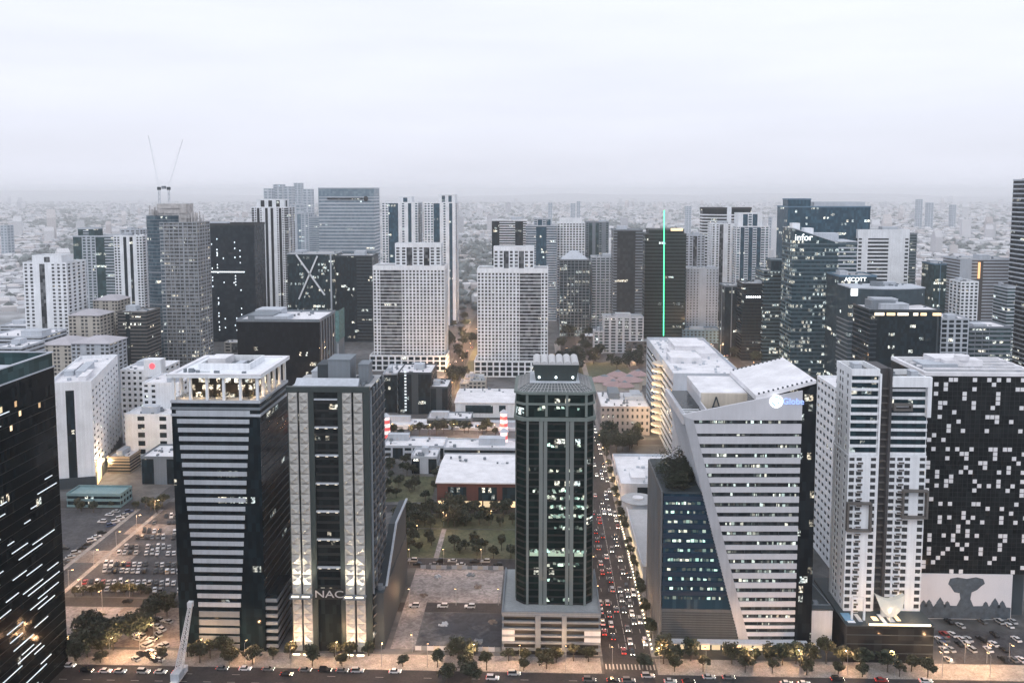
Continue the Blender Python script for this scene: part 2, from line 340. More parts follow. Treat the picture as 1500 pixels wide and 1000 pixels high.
def roof_kit(root, x0, x1, y0, y1, z, n=8, big=0, seed=1, mats=(LGREY, GREY), hmax=3.0):
    """machine rooms (one object each) and a scatter of small plant on a roof"""
    q = random.Random(seed); w, d = x1 - x0, y1 - y0
    for i in range(big):
        bw, bd, bh = w * q.uniform(.2, .42), d * q.uniform(.25, .45), q.uniform(.7, 1.3) * hmax
        bx, by = x0 + bw / 2 + q.random() * (w - bw), y0 + bd / 2 + q.random() * (d - bd)
        part('plant_room', MB().box(bx - bw / 2, bx + bw / 2, by - bd / 2, by + bd / 2, z, z + bh).box(bx - bw / 2 - .15, bx + bw / 2 + .15, by - bd / 2 - .15, by + bd / 2 + .15, z + bh, z + bh + .3), mats[i % 2], root)
    mb = MB()
    for i in range(n):
        a = q.uniform(.7, 2.2); b = q.uniform(.7, 2.2); h = q.uniform(.6, 1.9); cx, cy = x0 + a + q.random() * (w - 2 * a), y0 + b + q.random() * (d - 2 * b)
        if q.random() < .25: mb.cyl(cx, cy, a * .6, a * .6, z + .01, z + h, 10)
        else: mb.box(cx - a / 2, cx + a / 2, cy - b / 2, cy + b / 2, z + .01, z + h)
        if q.random() < .3: mb.bar((cx, cy, z + .4), (cx + q.uniform(-6, 6), cy, z + .4), .15)
    part('roof_plant', mb, mats[1], root, stuff=True)
def T(name, label, x0, x1, top, Y, depth, pf='wwwwww', ps='wwww', cat='tower', group=None, extra=(), kit=6, big=1, rot=0, zbase=0, hmax=3.5, **kw):
    a, b = V(x0, top, Y), V(x1, top, Y); h = a.z - kw.get('parapet', 1.1); w = b.x - a.x
    root = thing(name, label, cat, ((a.x + b.x) / 2, Y + depth / 2, zbase), rot, group)
    h -= zbase
    block(root, 0, 0, w, depth, 0, h, pf, ps, **kw)
    for ex in extra:      # (fx0, fx1, fy0, fy1, pixel row of its top, overrides)
        fx0, fx1, fy0, fy1, tp, ov = ex
        z1 = V((x0 + x1) / 2, tp, Y + depth * fy0).z - zbase
        k2 = dict(kw); k2.update(ov); p2 = k2.pop('pf', pf); s2 = k2.pop('ps', ps)
        block(root, (-.5 + (fx0 + fx1) / 2) * w, (-.5 + (fy0 + fy1) / 2) * depth, (fx1 - fx0) * w, (fy1 - fy0) * depth, h + .03, z1 - 1, p2, s2, **k2)
    if not extra and kit: roof_kit(root, -w / 2 + 1, w / 2 - 1, -depth / 2 + 1, depth / 2 - 1, h + .02, kit, big, int(x0), hmax=hmax)
    return root

# ---------------------------------------------------------------- the setting: ground, roads, lots
def rect(name, xa, xb, ya, yb, z, mat, kind='structure', th=0.0, parent=None):
    mb = MB()
    if th: mb.box(xa, xb, ya, yb, z - th, z)
    else: mb.quad((xa, ya, z), (xb, ya, z), (xb, yb, z), (xa, yb, z))
    o = obj(name, mb, mat, kind if not parent else None)
    if parent: o.parent = parent
    return o
M_CITY = ground_mat('city_ground', (.04, .046, .045), (.15, .15, .158), .012, detail=12)
M_FAR = ground_mat('haze_toned_ground', (.22, .235, .24), (.42, .42, .44), .0016, detail=14)  # far ground lightened so its colour carries part of the distance haze
M_ASPH = ground_mat('asphalt', (.016, .017, .020), (.038, .038, .042), .12)
M_ASPH2 = ground_mat('worn_asphalt', (.032, .035, .042), (.08, .08, .086), .07)
M_CONC = ground_mat('pale_concrete', (.19, .178, .18), (.34, .315, .31), .055)
M_PAVE = ground_mat('paving', (.22, .205, .195), (.36, .34, .32), .25)
M_EARTH = ground_mat('dirt', (.16, .12, .095), (.30, .26, .235), .06)
M_GRASS = ground_mat('grass_ground', (.045, .062, .028), (.12, .115, .065), .045, detail=10)
M_LOT = ground_mat('patchy_lot', (.030, .040, .055), (.26, .25, .25), .03, lo=.5, hi=.72)
M_PAINT = wall('road_paint', (.42, .42, .4), var=.3, scale=1.5, streak=0)
obj('ground', MB().quad((-30000, -600, -.06), (30000, -600, -.06), (30000, 30000, -.06), (-30000, 30000, -.06)), M_FAR, 'structure')
rect('pavement', -420, 520, 60, 1400, 0, M_CITY)
YF = G(400, 953).y
XS0, XS1 = 25.0, 44.0
YAV = G(750, 984).y
# front avenue
av = rect('avenue', -420, 520, 250, YAV, .03, M_ASPH)
rect('pavement', -420, XS0 - 1, YAV, YF - 1, .15, M_PAVE, th=.15); rect('pavement', XS1 + 1, 520, YAV, YF - 1, .15, M_PAVE, th=.15)
side = rect('street', XS0, XS1, YAV, 1380, .03, M_ASPH)
rect('pavement', XS0 - 7, XS0, YF + .5, 1000, .15, M_PAVE, th=.14); rect('pavement', XS1, XS1 + 5, YF + .5, 1000, .15, M_PAVE, th=.14)
for i, (ya, yb) in enumerate(((351, 359), (393.5, 404), (464, 476), (598, 610), (731, 743))):
    rect('street', -420, XS0 - 7.2, ya, yb, .04, M_ASPH)
    if i > 2: rect('street', XS1 + 5.2, 520, ya, yb, .04, M_ASPH)
rect('street', -226, -215, 359.2, 690, .045, M_ASPH2)
rect('kerb_strip', -228.4, -226, 359.2, 464, .14, M_PAVE, th=.14); rect('kerb_strip', -215, -212.8, 359.2, 464, .14, M_PAVE, th=.14)
rect('street', -92, -76, 743.2, 1300, .045, M_ASPH)
# left parking lots
rect('parking_lot', -300, -228.6, 360, 463, .05, M_ASPH2); rect('parking_lot', -212.6, -118, 360, 463, .05, M_ASPH2)
for (a, b) in ((238, 775), (150, 815)):
    g = G(a, b); rect('dirt_patch', g.x - 18, g.x + 16, g.y - 7, g.y + 7, .07, M_EARTH)
rect('concrete_lot', -222, -176, YF + 2, 350.6, .06, M_CONC); rect('dirt_lot', -180, -142, YF + 1, 350.8, .065, M_EARTH)
# the two cleared plots beside the stone-panelled tower
A, B = G(600, 884), G(734, 832)
rect('cleared_plot', G(600, 884).x, G(733, 884).x, 359.5, 393, .07, M_CONC)
rect('cleared_plot', G(606, 960).x, G(733, 960).x, YF + 3, 350.5, .075, M_LOT)
rect('footpath', G(606, 960).x - 10, G(606, 960).x - .5, YF + 3, 393, .1, M_CONC)
rect('lawn', G(588, 800).x, G(752, 800).x + 30, 405, 441, .08, M_GRASS); rect('lawn', G(588, 760).x, 12, 442, 463, .085, M_GRASS)
rect('lawn', G(560, 720).x, G(636, 720).x, 480, 525, .05, M_GRASS)
rect('footpath', G(640, 800).x, G(640, 800).x + 2.5, 405, 441, .1, M_CONC)
gr = G(640, 500); rect('lawn', 20, 92, 760, 890, .05, M_GRASS)
rect('lawn', -75, -62, 760, 1000, .05, M_GRASS)
rect('parking_lot', G(1366, 930).x, 300, YF - .5, 342, .16, M_ASPH2)
# lane markings and zebra crossing
for xx in (28.5, 32, 35, 38.5, 41.8):
    for k in range(26):
        if xx == 35 or k % 2 == 0: piece('lane_marking', (.22, 5.0 if xx == 35 else 3.2, .012), (xx, YF + 8 + k * 6, .032), M_PAINT, side)
for k in range(14): piece('crossing_stripe', (.5, 3.6, .012), (XS0 + .9 + k * 1.4, YAV + 5, .034), M_PAINT, side)
for k in range(50):
    piece('lane_marking', (3, .2, .012), (-230 + k * 9, 296, .032), M_PAINT, av)
    if k % 2: piece('lane_marking', (3, .2, .012), (-230 + k * 9, 301, .032), M_PAINT, av)

# ---------------------------------------------------------------- front row of towers
def frame_at(x0, x1, py, Y):
    a, b = V(x0, py, Y), V(x1, py, Y); xc = (a.x + b.x) / 2
    return xc, b.x - a.x, (lambda px, q=py: V(px, q, Y).x - xc), (lambda py_, px=(x0 + x1) / 2: V(px, py_, Y).z)
def spot(parent, loc, target, energy, col, size=70, blend=.6, rad=.3):
    l = bpy.data.lights.new('uplight', 'SPOT'); l.energy = energy; l.color = col; l.spot_size = math.radians(size); l.spot_blend = blend; l.shadow_soft_size = rad
    o = bpy.data.objects.new('uplight_beam', l); COL.objects.link(o); o.parent = parent; o.location = loc
    o.rotation_euler = (Vector(target) - Vector(loc)).to_track_quat('-Z', 'Y').to_euler(); return o
def point(parent, loc, energy, col, rad=.3):
    l = bpy.data.lights.new('lamp_light', 'POINT'); l.energy = energy; l.color = col; l.shadow_soft_size = rad
    o = bpy.data.objects.new('lamp_light', l); COL.objects.link(o); o.parent = parent; o.location = loc; return o
WARM = (1.0, .66, .36)
def lit_panes(name, quads, mat, root):
    mb = MB()
    for q in quads: mb.quad(*q)
    return part(name, mb, mat, root, stuff=True)

# 1  black glass tower whose long side carries rows of slim white lights
def black_tower():
    g = G(100, 972); xe, yf = g.x, g.y; h = V(82, 537, yf).z; top = V(82, 516, yf).z
    r = thing('glass_tower', 'black glass tower with slanting rows of slim white lights on its long side', 'tower', (xe - 30, yf - 45, 0))
    part('glass_wall', MB().box(-30, 30, -45, 45, 0, h), glass('smoked_glass', (.002, .005, .007), (.006, .012, .016), lit=.006, bay=1.5, fl=3.9, rough=.1), r)
    part('roof', MB().box(-29.6, 29.6, -44.6, 44.6, h - .2, h + .05), ROOFG, r)
    mb = MB(); t = top
    part('roof_screen', MB().box(29.3, 29.9, -44.4, 44.4, h + .3, t).box(-29.9, -29.3, -44.4, 44.4, h + .3, t).box(-29.2, 29.2, 44.3, 44.9, h + .3, t).box(-29.2, 29.2, -44.9, -44.3, h + .3, t), G_TEAL, r)
    for (a, b, c, d) in ((29.15, 30.15, -45.1, 45.1), (-30.15, -29.15, -45.1, 45.1)): part('coping', MB().box(a, b, c, d, t, t + .35), LGREY, r); part('cornice', MB().box(a, b + .1 if a > 0 else b, c, d, h, h + .45), LGREY, r)
    part('coping', MB().box(-29.1, 29.1, 44.2, 45.05, t, t + .35), LGREY, r)
    roof_kit(r, -26, 26, -40, 42, h + .05, 22, 3, 5)
    q = random.Random(11); nf = int(h / 3.9); fm = MB()
    for k in range(1, nf + 1):
        z = h - 6 - k * 3.75
        fm.box(29.9, 30.09, -44.9, 44.9, z - 1.2, z - 1.0)
        if z < 4: break
        base = 20 - 34 * (k % 9) / 9 + q.uniform(-6, 6)
        for j in range(1 if k < 9 else 2):
            ln = q.choice((3.5, 4.5, 6, 9, 12) if k < 14 else (5, 7, 9, 13)); y = (base - 8 + j * 24 + q.uniform(-5, 5)); y = max(-34, min(38, y))
            piece('light_strip', (.25, ln, .30), (30.12, y, z), GLOW_S, r)
        if k > 13: piece('light_strip', (.25, q.uniform(5, 14), .30), (30.12, q.uniform(18, 36), z + .0 if k % 2 else z - 1.8), GLOW_S, r)
    part('floor_line_grid', fm, BLACKM, r, stuff=True)
    lit_panes('lit_window_grid', [((30.05, y, z), (30.05, y + 1.3, z), (30.05, y + 1.3, z + 2), (30.05, y, z + 2)) for (y, z) in ((q.uniform(-30, 42), h - 9 - 3.75 * q.randrange(0, 3)) for _ in range(12))], WARMP, r)
black_tower()

# 2  striped tower: pale bands on the street face that narrow downwards, open colonnade on top
def striped_tower():
    Y = YF; xc, w, u, z = frame_at(252, 381, 620, Y); D = 36
    r = thing('striped_tower', 'tower with pale bands narrowing downwards and a lit open colonnade on top', 'tower', (xc, Y, 0))
    zt, zs = z(589), z(553)
    gl = glass('striped_tower_glass', (.003, .008, .012), (.010, .022, .030), bay=1.6, fl=3.45, lit=.035, warm=.4, rough=.1, lits=.7)
    part('glass_wall', MB().box(-w / 2, w / 2, 0, D, 0, zt), gl, r)
    k = 0; py = 601.0
    while py < 884:
        a, b = u(258 + (py - 600) * .117, py), u(366 - (py - 600) * .047, py); z1, z0 = z(py), z(py + 6.3)
        part('pale_band', MB().box(a, b, -.35, .1, z0, z1), LGREY, r); py += 12.75; k += 1
    while py < 948:
        a, b = u(292, py), u(351, py); part('louvre_band', MB().box(a, b, -.3, .1, z(py + 8.5), z(py)), GREY, r); py += 12.0
    for i in range(int(zt / 3.45)):
        zz = zt - 1.6 - i * 3.45
        piece('floor_line', (.16, D - .4, .45), (w / 2 + .06, D / 2, zz), DGREY, r)
        piece('floor_line', (.16, D - .4, .45), (-w / 2 - .06, D / 2, zz), DGREY, r)
    fm = MB()
    for i in range(23):
        y = 1.5 + i * 1.5; fm.box(w / 2, w / 2 + .12, y, y + .1, 0, zt); fm.box(-w / 2 - .12, -w / 2, y, y + .1, 0, zt)
    part('mullion_grid', fm, BLACKM, r, stuff=True)
    for i in range(3): part('terrace_edge', MB().box(-w / 2 - .3, w / 2 + .3, -.3, D + .3, zt - .3 - i * 2.6, zt + .7 - i * 2.6), LGREY if i != 1 else GREY, r)
    part('terrace_floor', MB().box(-w / 2 + .2, w / 2 - .2, .2, D - .2, zt + .72, zt + .8), ROOFG, r)
    part('inner_wall', MB().box(-w / 2 + 4.5, w / 2 - 4.5, 5.5, D - 4.5, zt + .8, zs - .05), glass('lounge_glass', (.02, .02, .018), (.06, .05, .04), bay=1.4, fl=3, lit=.3, warm=.9, lits=1.2), r)
    for i in range(6):
        piece('column', (1.0, 1.0, zs - zt - .8), (-w / 2 + .9 + i * (w - 1.8) / 5, .6, zt + .8), WHITE, r); piece('column', (1.0, 1.0, zs - zt - .8), (-w / 2 + .9 + i * (w - 1.8) / 5, D - .6, zt + .8), WHITE, r)
    for i in range(1, 5):
        for sx in (-1, 1): piece('column', (1.0, 1.0, zs - zt - .8), (sx * (w / 2 - .9), .6 + i * (D - 1.2) / 5, zt + .8), WHITE, r)
    for i in range(5): point(r, (-w / 2 + 4 + i * (w - 8) / 4, 3, zt + 2.2), 260, WARM)
    for i in range(3): point(r, (w / 2 - 2.6, 6 + i * 10, zt + 2.2), 260, WARM)
    pl = MB(); q = random.Random(3)
    for i in range(160):
        x, y, zz = q.uniform(-w / 2 + 1, w / 2 - 1), q.uniform(1.5, 4.5), zt + .8 + q.uniform(.2, 2.3)
        s = q.uniform(.25, .5); pl.quad((x - s, y, zz), (x, y - s, zz + s * .4), (x + s, y, zz), (x, y + s, zz + s * .5))
    part('planting', pl, wall('terrace_leaf', (.026, .036, .022), island=.6), r, stuff=True)
    e = 1.0
    part('roof', MB().box(-w / 2 - e, w / 2 + e, -e, D + e, zs, zs + 1.0), WHITE, r)
    zr = zs + 1.0; c = MB()
    for (a, b, c0, d0) in ((-w / 2 - e, w / 2 + e, -e, 1), (-w / 2 - e, w / 2 + e, D - 1, D + e), (-w / 2 - e, -w / 2 + 1, 1, D - 1), (w / 2 - 1, w / 2 + e, 1, D - 1)): c.box(a, b, c0, d0, zr - .02, zr + .5)
    part('parapet', c, ROOF, r)
    part('court_screen', MB().box(-w * .3, w * .3, D * .28, D * .30, zr, zr + 2.4).box(-w * .3, w * .3, D * .76, D * .78, zr, zr + 2.4).box(-w * .3, -w * .28, D * .302, D * .758, zr, zr + 2.4).box(w * .28, w * .3, D * .302, D * .758, zr, zr + 2.4), WHITE, r)
    part('court_floor', MB().box(-w * .278, w * .278, D * .303, D * .757, zr, zr + .1), DGREY, r)
    part('plant_room', MB().box(-w * .26, -w * .05, D * .45, D * .72, zr + .1, zr + 3.2), ROOF, r)
    roof_kit(r, -w * .05, w * .25, D * .33, D * .7, zr + .1, 12, 1, 8, hmax=2.2); roof_kit(r, -w * .45, w * .45, 2, D * .25, zr, 6, 0, 9)
    # annex beside it
    a2, b2 = u(384, 900), u(406, 900); an = thing('parking_annex', 'narrow car park annex of stacked grey slabs wedged between two towers', 'annex', (xc + (a2 + b2) / 2, Y + 9, 0)); hw = (b2 - a2) / 2
    part('glass_wall', MB().box(-hw + .3, hw - .3, -7.6, 10, 0, z(872)), G_BLACK, an); zz = 1.0
    while zz < z(872): piece('slab', (2 * hw, 18.4, 1.25), (0, .9, zz), GREY, an); zz += 3.1
striped_tower()

# 3  stone-panelled tower with up-lit relief panels
def relief(w, h, flip):
    mb = MB(); s = -1 if flip else 1
    v = [(-w / 2, 0, 0), (w / 2, 0, 0), (w / 2, 0, h), (-w / 2, 0, h), (-w / 2, -.05, h / 2), (w / 2, -.05, h / 2), (0, -.05, 0), (0, -.05, h), (-s * w * .2, -.95, h * .32), (s * w * .22, -.95, h * .7)]
    f = [(0, 6, 8), (6, 1, 8), (1, 5, 8), (0, 8, 4), (4, 8, 9), (8, 5, 9), (5, 2, 9), (2, 7, 9), (7, 3, 9), (3, 4, 9)]
    mb.v = [(x * .97, y - .25, z * .97 + .03) for x, y, z in v]; mb.f = f
    k = len(mb.v); mb.v += [(x * .97, .05, z) for x, y, z in v[:4]]; mb.f += [(k, 0, 4, 3, k + 3), (1, k + 1, k + 2, 2, 5), (3, 7, 2, k + 2, k + 3), (0, k, k + 1, 1, 6)]
    return mb
def nac_tower():
    Y = YF; xc, w, u, z = frame_at(421, 541, 600, Y); D = 27; zt = z(571)
    r = thing('stone_panelled_tower', 'tower with up-lit faceted stone panels either side of dark glass, lettered NAC', 'tower', (xc, Y, 0))
    gl = glass('stone_tower_glass', (.007, .011, .013), (.022, .03, .033), bay=1.5, fl=3.8, lit=.05, warm=.55, lits=.6)
    part('glass_wall', MB().box(-w / 2, w / 2, .8, D, 0, zt), gl, r)
    zb = z(870); stone = wall('travertine', (.44, .435, .415), var=.25, scale=.35, streak=.1); rows = 20; ph = (zt - 1 - zb) / rows
    pairs = ((422.5, 435.7), (438.2, 451.5), (501.5, 515), (517.8, 531.2))
    ms = None
    for i, (a, b) in enumerate(pairs):
        pw = u(b) - u(a); pc = (u(a) + u(b)) / 2
        meA = relief(pw, ph, False).mesh('stone_panel', stone); meB = relief(pw, ph, True).mesh('stone_panel', stone)
        for k in range(rows): inst('stone_panel', meA if (k + i) % 2 else meB, (pc, 0, zb + k * ph), r)
        part('backing', MB().box(pc - pw / 2, pc + pw / 2, .05, 1.0, 0, zt - 1), GREY, r)
        mL = relief(pw, zb / 6.2, i % 2).mesh('base_panel', stone)
        for k in range(6): inst('base_panel', mL, (pc, .0, .5 + k * zb / 6.2), r)
    for a, b in ((451.8, 459.5), (494.5, 501.2), (532, 541), (421, 422.3)): part('pilaster', MB().box(u(a), u(b), -.05, 1.2, 0, zt - .2), GREENP, r)
    ca, cb = u(460), u(494.3)
    for k in range(8):
        py = 584 + k * 41
        part('ledge', MB().box(ca + .02, cb - .02, -.2, .85, z(py + 2), z(py)), LGREY, r)
        for s_ in (.12, .5, .88):
            if k: part('downlight', MB().box(ca + (cb - ca) * s_ - .5, ca + (cb - ca) * s_ + .5, -.1, .3, z(py + 2.8), z(py + 2.05)), glow('ledge_light', (1, .86, .66), 1.1), r)
    for k in range(24):
        py = 592 + k * 11.7; piece('mid_spandrel', (cb - ca - .1, .25, 1.0), ((ca + cb) / 2, .72, z(py)), BLACKM, r)
    part('sign_panel', MB().box(ca - 1.2, cb + 1.2, -.3, .6, z(877), z(862)), BLACKM, r)
    lettering('sign_lettering', 'NAC', 4.0, ((ca + cb) / 2, -.42, z(869.5)), (math.pi / 2, 0, 0), wall('sign_metal', (.5, .5, .5)), r, .08, 1.35)
    part('cornice', MB().box(-w / 2 - .3, w / 2 + .3, -.5, 1.4, zt - .8, zt + 1.2), GREENP, r)
    part('roof', MB().box(-w / 2 + .2, w / 2 - .2, 1.4, D - .2, zt - .1, zt + .15), ROOFG, r)
    part('roof_slope', MB().prism_yz([(1.4, zt + .16), (6.5, zt + 3.2), (6.5, zt + .16)], -w / 2 + 2, w / 2 - 5), LGREY, r)
    zr = zt + .16; bx = lambda a, b, y0, y1, h, m: part('plant_room', MB().box(u(a, 545), u(b, 545), y0, y1, zr, zr + h).box(u(a, 545) - .2, u(b, 545) + .2, y0 - .2, y1 + .2, zr + h, zr + h + .4), m, r)
    bx(472, 505, 9, 20, 9.5, GREY); bx(454, 471, 11, 21, 7, DGREY); bx(517, 532, 10, 18, 7.5, GREY); bx(443, 453, 13, 22, 4, LGREY)
    roof_kit(r, u(505), u(536), 5, D - 2, zr, 16, 0, 4)
    # side face: slanted sunshade blades, storey by storey
    me = MB().prism_xz([(0, 0), (1.3, 1.3), (1.3, 1.55), (0, .35)], 0, D / 4 - .5).mesh('sunshade', wall('sunshade_stone', (.3, .29, .28)))
    nfl = int(zt / 3.8)
    for k in range(nfl - 1):
        for j in range(4): inst('sunshade', me, (w / 2 - .05, 1.6 + j * D / 4 * .97, zt - 3.8 * (k + 1)), r)
    for j in range(5): part('side_pier', MB().box(w / 2, w / 2 + .8, .9 + j * (D - 1) / 4.1, 1.5 + j * (D - 1) / 4.1, zb, zt - .3), GREY, r)
    for i in (0, 2):
        for j in (0, 1):
            pc = (u(pairs[i + j][0]) + u(pairs[i + j][1])) / 2
            for zz, en in ((zb + .15, 26000), (.35, 9000)):
                part('uplight', MB().box(pc - 1.4, pc + 1.4, -3.1, -2.6, zz, zz + .3), glow('uplight_glass', (1, .85, .6), 3.0), r)
                spot(r, (pc, -2.8, zz + .5), (pc, .2, zz + 17), en * .8, (1, .86, .62), 60, 1.0, .6)
    part('base_ledge', MB().box(u(421), u(453), -3.3, 0, zb - .6, zb), GREY, r); part('base_ledge', MB().box(u(500), u(533), -3.3, 0, zb - .6, zb), GREY, r)
    # podium beside it
    g0, g1 = u(541, 800) + .9, u(560, 870); hp = z(872)
    p = thing('sloping_podium', 'dark podium with a sloping roof edge beside the tower lettered NAC', 'podium', (xc + (g0 + g1) / 2, Y + 3, 0)); hw = (g1 - g0) / 2
    part('wall', MB().box(-hw, hw, 0, 58, 0, hp), DGREY, p); part('upper_wall', MB().prism_yz([(6, hp), (58, hp), (58, hp + 16), (30, hp + 16)], -hw * .6, hw - .3), DGREY, p)
    part('roof', MB().prism_yz([(5.6, hp + .1), (30, hp + 16.1), (58.3, hp + 16.1), (58.3, hp + 16.8), (29.6, hp + 16.8), (5, hp + .4)], hw - .28, hw + .6), LGREY, p)
    roof_kit(p, -hw + .5, hw - .5, 1, 6, hp, 3, 0, 2)
nac_tower()

# 4  tower with green-grey piers, glazed hipped roof and barrel-vaulted penthouse, on a car park podium
def centre_tower():
    Yp = G(808, 960).y; xc, w, u, z = frame_at(735, 880, 930, Yp); hp = z(900); Dp = G(735, 834, hp).y - Yp
    p = thing('car_park_podium', 'open-sided car park podium of pale grey slabs and wide piers under the green-grey tower', 'podium', (xc, Yp, 0))
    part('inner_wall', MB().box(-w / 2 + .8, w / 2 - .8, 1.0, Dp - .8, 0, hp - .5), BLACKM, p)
    n = 6; st = hp / n
    for k in range(n):
        for a, b in ((735.2, 784), (784, 832), (832, 880)): part('slab', MB().box(u(a) + .05, u(b) - .05, 0, 1.6, st * (k + 1) - .85, st * (k + 1) - .05), GREY, p)
        piece('side_slab', (1.2, Dp - 3.4, 1.0), (-w / 2 + .62, Dp / 2 + .1, st * (k + 1) - 1.02), GREY, p); piece('side_slab', (1.2, Dp - 3.4, 1.0), (w / 2 - .62, Dp / 2 + .1, st * (k + 1) - 1.02), GREY, p)
    for a, b in ((784, 792), (823, 830)): part('pier', MB().box(u(a), u(b), -.4, 1.2, 0, hp - .1), GREY, p)
    for a, b in ((735, 754), (856, 880)): part('infill_panel', MB().box(u(a) + .03, u(b) - .03, .25, .9, st * 2 + .05, st * 4 - .8), LGREY, p)
    part('roof', MB().box(-w / 2, w / 2, 0, Dp, hp - .04, hp + .3), wall('podium_roof', (.27, .295, .31)), p); part('parapet', MB().box(-w / 2 - .1, w / 2 + .1, -.15, .5, hp + .3, hp + 1.1).box(-w / 2 - .1, -w / 2 + .5, .5, Dp, hp + .3, hp + 1.1).box(w / 2 - .5, w / 2 + .1, .5, Dp, hp + .3, hp + 1.1), GREY, p)
    # tower
    Yt = G(808, 886, hp).y; xc, w, u, z = frame_at(756, 869, 700, Yt); D = 31; c = 3.2
    r = thing('green_grey_tower', 'dark tower with green-grey piers, glazed hipped roof and barrel-vaulted rooftop hall', 'tower', (xc, Yt, 0))
    oct_ = lambda o, y0=0: [(-w / 2 - o + c, y0 - o), (w / 2 + o - c, y0 - o), (w / 2 + o, c - o + y0), (w / 2 + o, D - c + o), (w / 2 + o - c, D + o), (-w / 2 - o + c, D + o), (-w / 2 - o, D - c + o), (-w / 2 - o, c - o + y0)]
    ze = z(576); zc = z(613)
    part('glass_wall', MB().prism(oct_(0), hp + .3, ze), G_GREEN, r)
    nf = 27; fh = (zc - hp) / nf
    for k in range(nf): part('floor_line', MB().prism(oct_(.12), hp + .4 + k * fh, hp + 1.15 + k * fh), BLACKM, r)
    for a, b in ((789.5, 795.2), (796.2, 801.5), (828.5, 833.5), (834.5, 840.3), (771, 774.5), (856, 859.5)): part('pier', MB().box(u(a), u(b), -.75, .2, hp + .3, zc), wall('pier_grey', (.17, .195, .19)), r)
    for sx in (-1, 1):
        for t_ in (.2, .42, .58, .8): part('side_pier', MB().box(sx * w / 2 - .5, sx * w / 2 + .5, D * t_ - .7, D * t_ + .7, hp + .3, zc), wall('pier_grey', (.17, .195, .19)), r)
    CG = wall('cornice_green', (.15, .185, .175))
    for za, zb, o in ((z(616), z(611), 1.0), (z(593), z(590), .6), (z(577.5), z(574), .9)): part('cornice', MB().prism(oct_(o), za, zb), CG, r)
    for a in (772, 800, 830, 858): part('pier', MB().box(u(a) - .5, u(a) + .5, -.4, .2, zc + .9, ze - .6), CG, r)
    # hipped glazing
    z1 = ze + 2.8; lo = [(x, y, ze) for x, y in oct_(.4)]; i4 = 5.0
    hi = [(-w / 2 + i4 + 1.5, i4, z1), (w / 2 - i4 - 1.5, i4, z1), (w / 2 - i4, i4 + 1.5, z1), (w / 2 - i4, D - i4 - 1.5, z1), (w / 2 - i4 - 1.5, D - i4, z1), (-w / 2 + i4 + 1.5, D - i4, z1), (-w / 2 + i4, D - i4 - 1.5, z1), (-w / 2 + i4, i4 + 1.5, z1)]
    mb = MB()
    for i in range(8): mb.quad(lo[i], lo[(i + 1) % 8], hi[(i + 1) % 8], hi[i])
    mb.quad(*hi); part('glazed_roof', mb, wall('roof_glazing', (.10, .12, .125), rough=.2), r)
    rb = MB()
    for i in range(8):
        A, B, C_, D_ = Vector(lo[i]), Vector(lo[(i + 1) % 8]), Vector(hi[(i + 1) % 8]), Vector(hi[i]); m = 16 if (A - B).length > 10 else 3
        for k in range(m + 1): rb.bar(A.lerp(B, k / m) + Vector((0, 0, .1)), D_.lerp(C_, k / m) + Vector((0, 0, .1)), .16)
        for k in range(1, 4): rb.bar(A.lerp(D_, k / 4) + Vector((0, 0, .1)), B.lerp(C_, k / 4) + Vector((0, 0, .1)), .12)
    part('glazing_bar_grid', rb, wall('glazing_bar', (.36, .37, .38)), r, stuff=True)
    part('roof', MB().box(-w / 2 + 5.2, w / 2 - 5.2, 5.2, D - 5.2, z1, z1 + .3), LGREY, r)
    a, b = u(785, 560), u(845, 560); zp = z1 + .3; hh = 6.6; o = 1.2
    part('rooftop_hall', MB().poly8([(a, 8, zp), (b, 8, zp), (b, 23, zp), (a, 23, zp), (a - o, 7.2, zp + hh), (b + o, 7.2, zp + hh), (b + o, 24, zp + hh), (a - o, 24, zp + hh)]), GREENP, r)
    n = 6; bw = (b - a + 2 * o) / n
    vm = MB(); arc = [(bw * .5 * -math.cos(math.pi * t / 8), bw * .42 * math.sin(math.pi * t / 8)) for t in range(9)]
    vm.prism_xz(arc, 0, 16.8); me = vm.mesh('barrel_vault', wall('vault_sheet', (.5, .51, .52)))
    for i in range(n): inst('barrel_vault', me, (a - o + bw * (i + .5), 7.2, zp + hh), r)
    for t_ in (.08, .5, .92): part('lamp', MB().box(a + (b - a) * t_ - .35, a + (b - a) * t_ + .35, 7.3, 7.7, zp + 1.2, zp + 1.9), GLOW_C, r)
    q = random.Random(21); qs = []
    for py0, n_, x0, x1 in ((600, 10, 775, 855), (655, 8, 800, 858), (690, 16, 765, 860), (720, 14, 775, 862), (808, 46, 776, 862), (828, 14, 800, 850), (850, 12, 770, 835), (730, 30, 800, 858), (744, 34, 800, 858), (757, 30, 800, 858), (774, 10, 800, 860), (880, 8, 795, 835)):
        for i in range(n_):
            px = q.uniform(x0, x1); zz = z(py0 + q.uniform(-2, 2)); x = u(px)
            qs.append(((x, -.16, zz), (x + q.uniform(.5, 1.5), -.16, zz), (x + 1.0, -.16, zz + q.uniform(.5, 1.4)), (x, -.16, zz + 1.0)))
    lit_panes('lit_window_grid', qs, LITG, r)
    gm = glow('green_office_light', (.10, .34, .30), .14)
    for (pa, pb, ya, yb) in ((776, 789, 814, 800), (803, 828, 814, 800), (842, 855, 814, 802)): part('lit_window', MB().box(u(pa), u(pb), -.14, .05, z(ya), z(yb - 0) - 1.6), glow('bright_office_light', (.5, .66, .5), .2), r)
centre_tower()

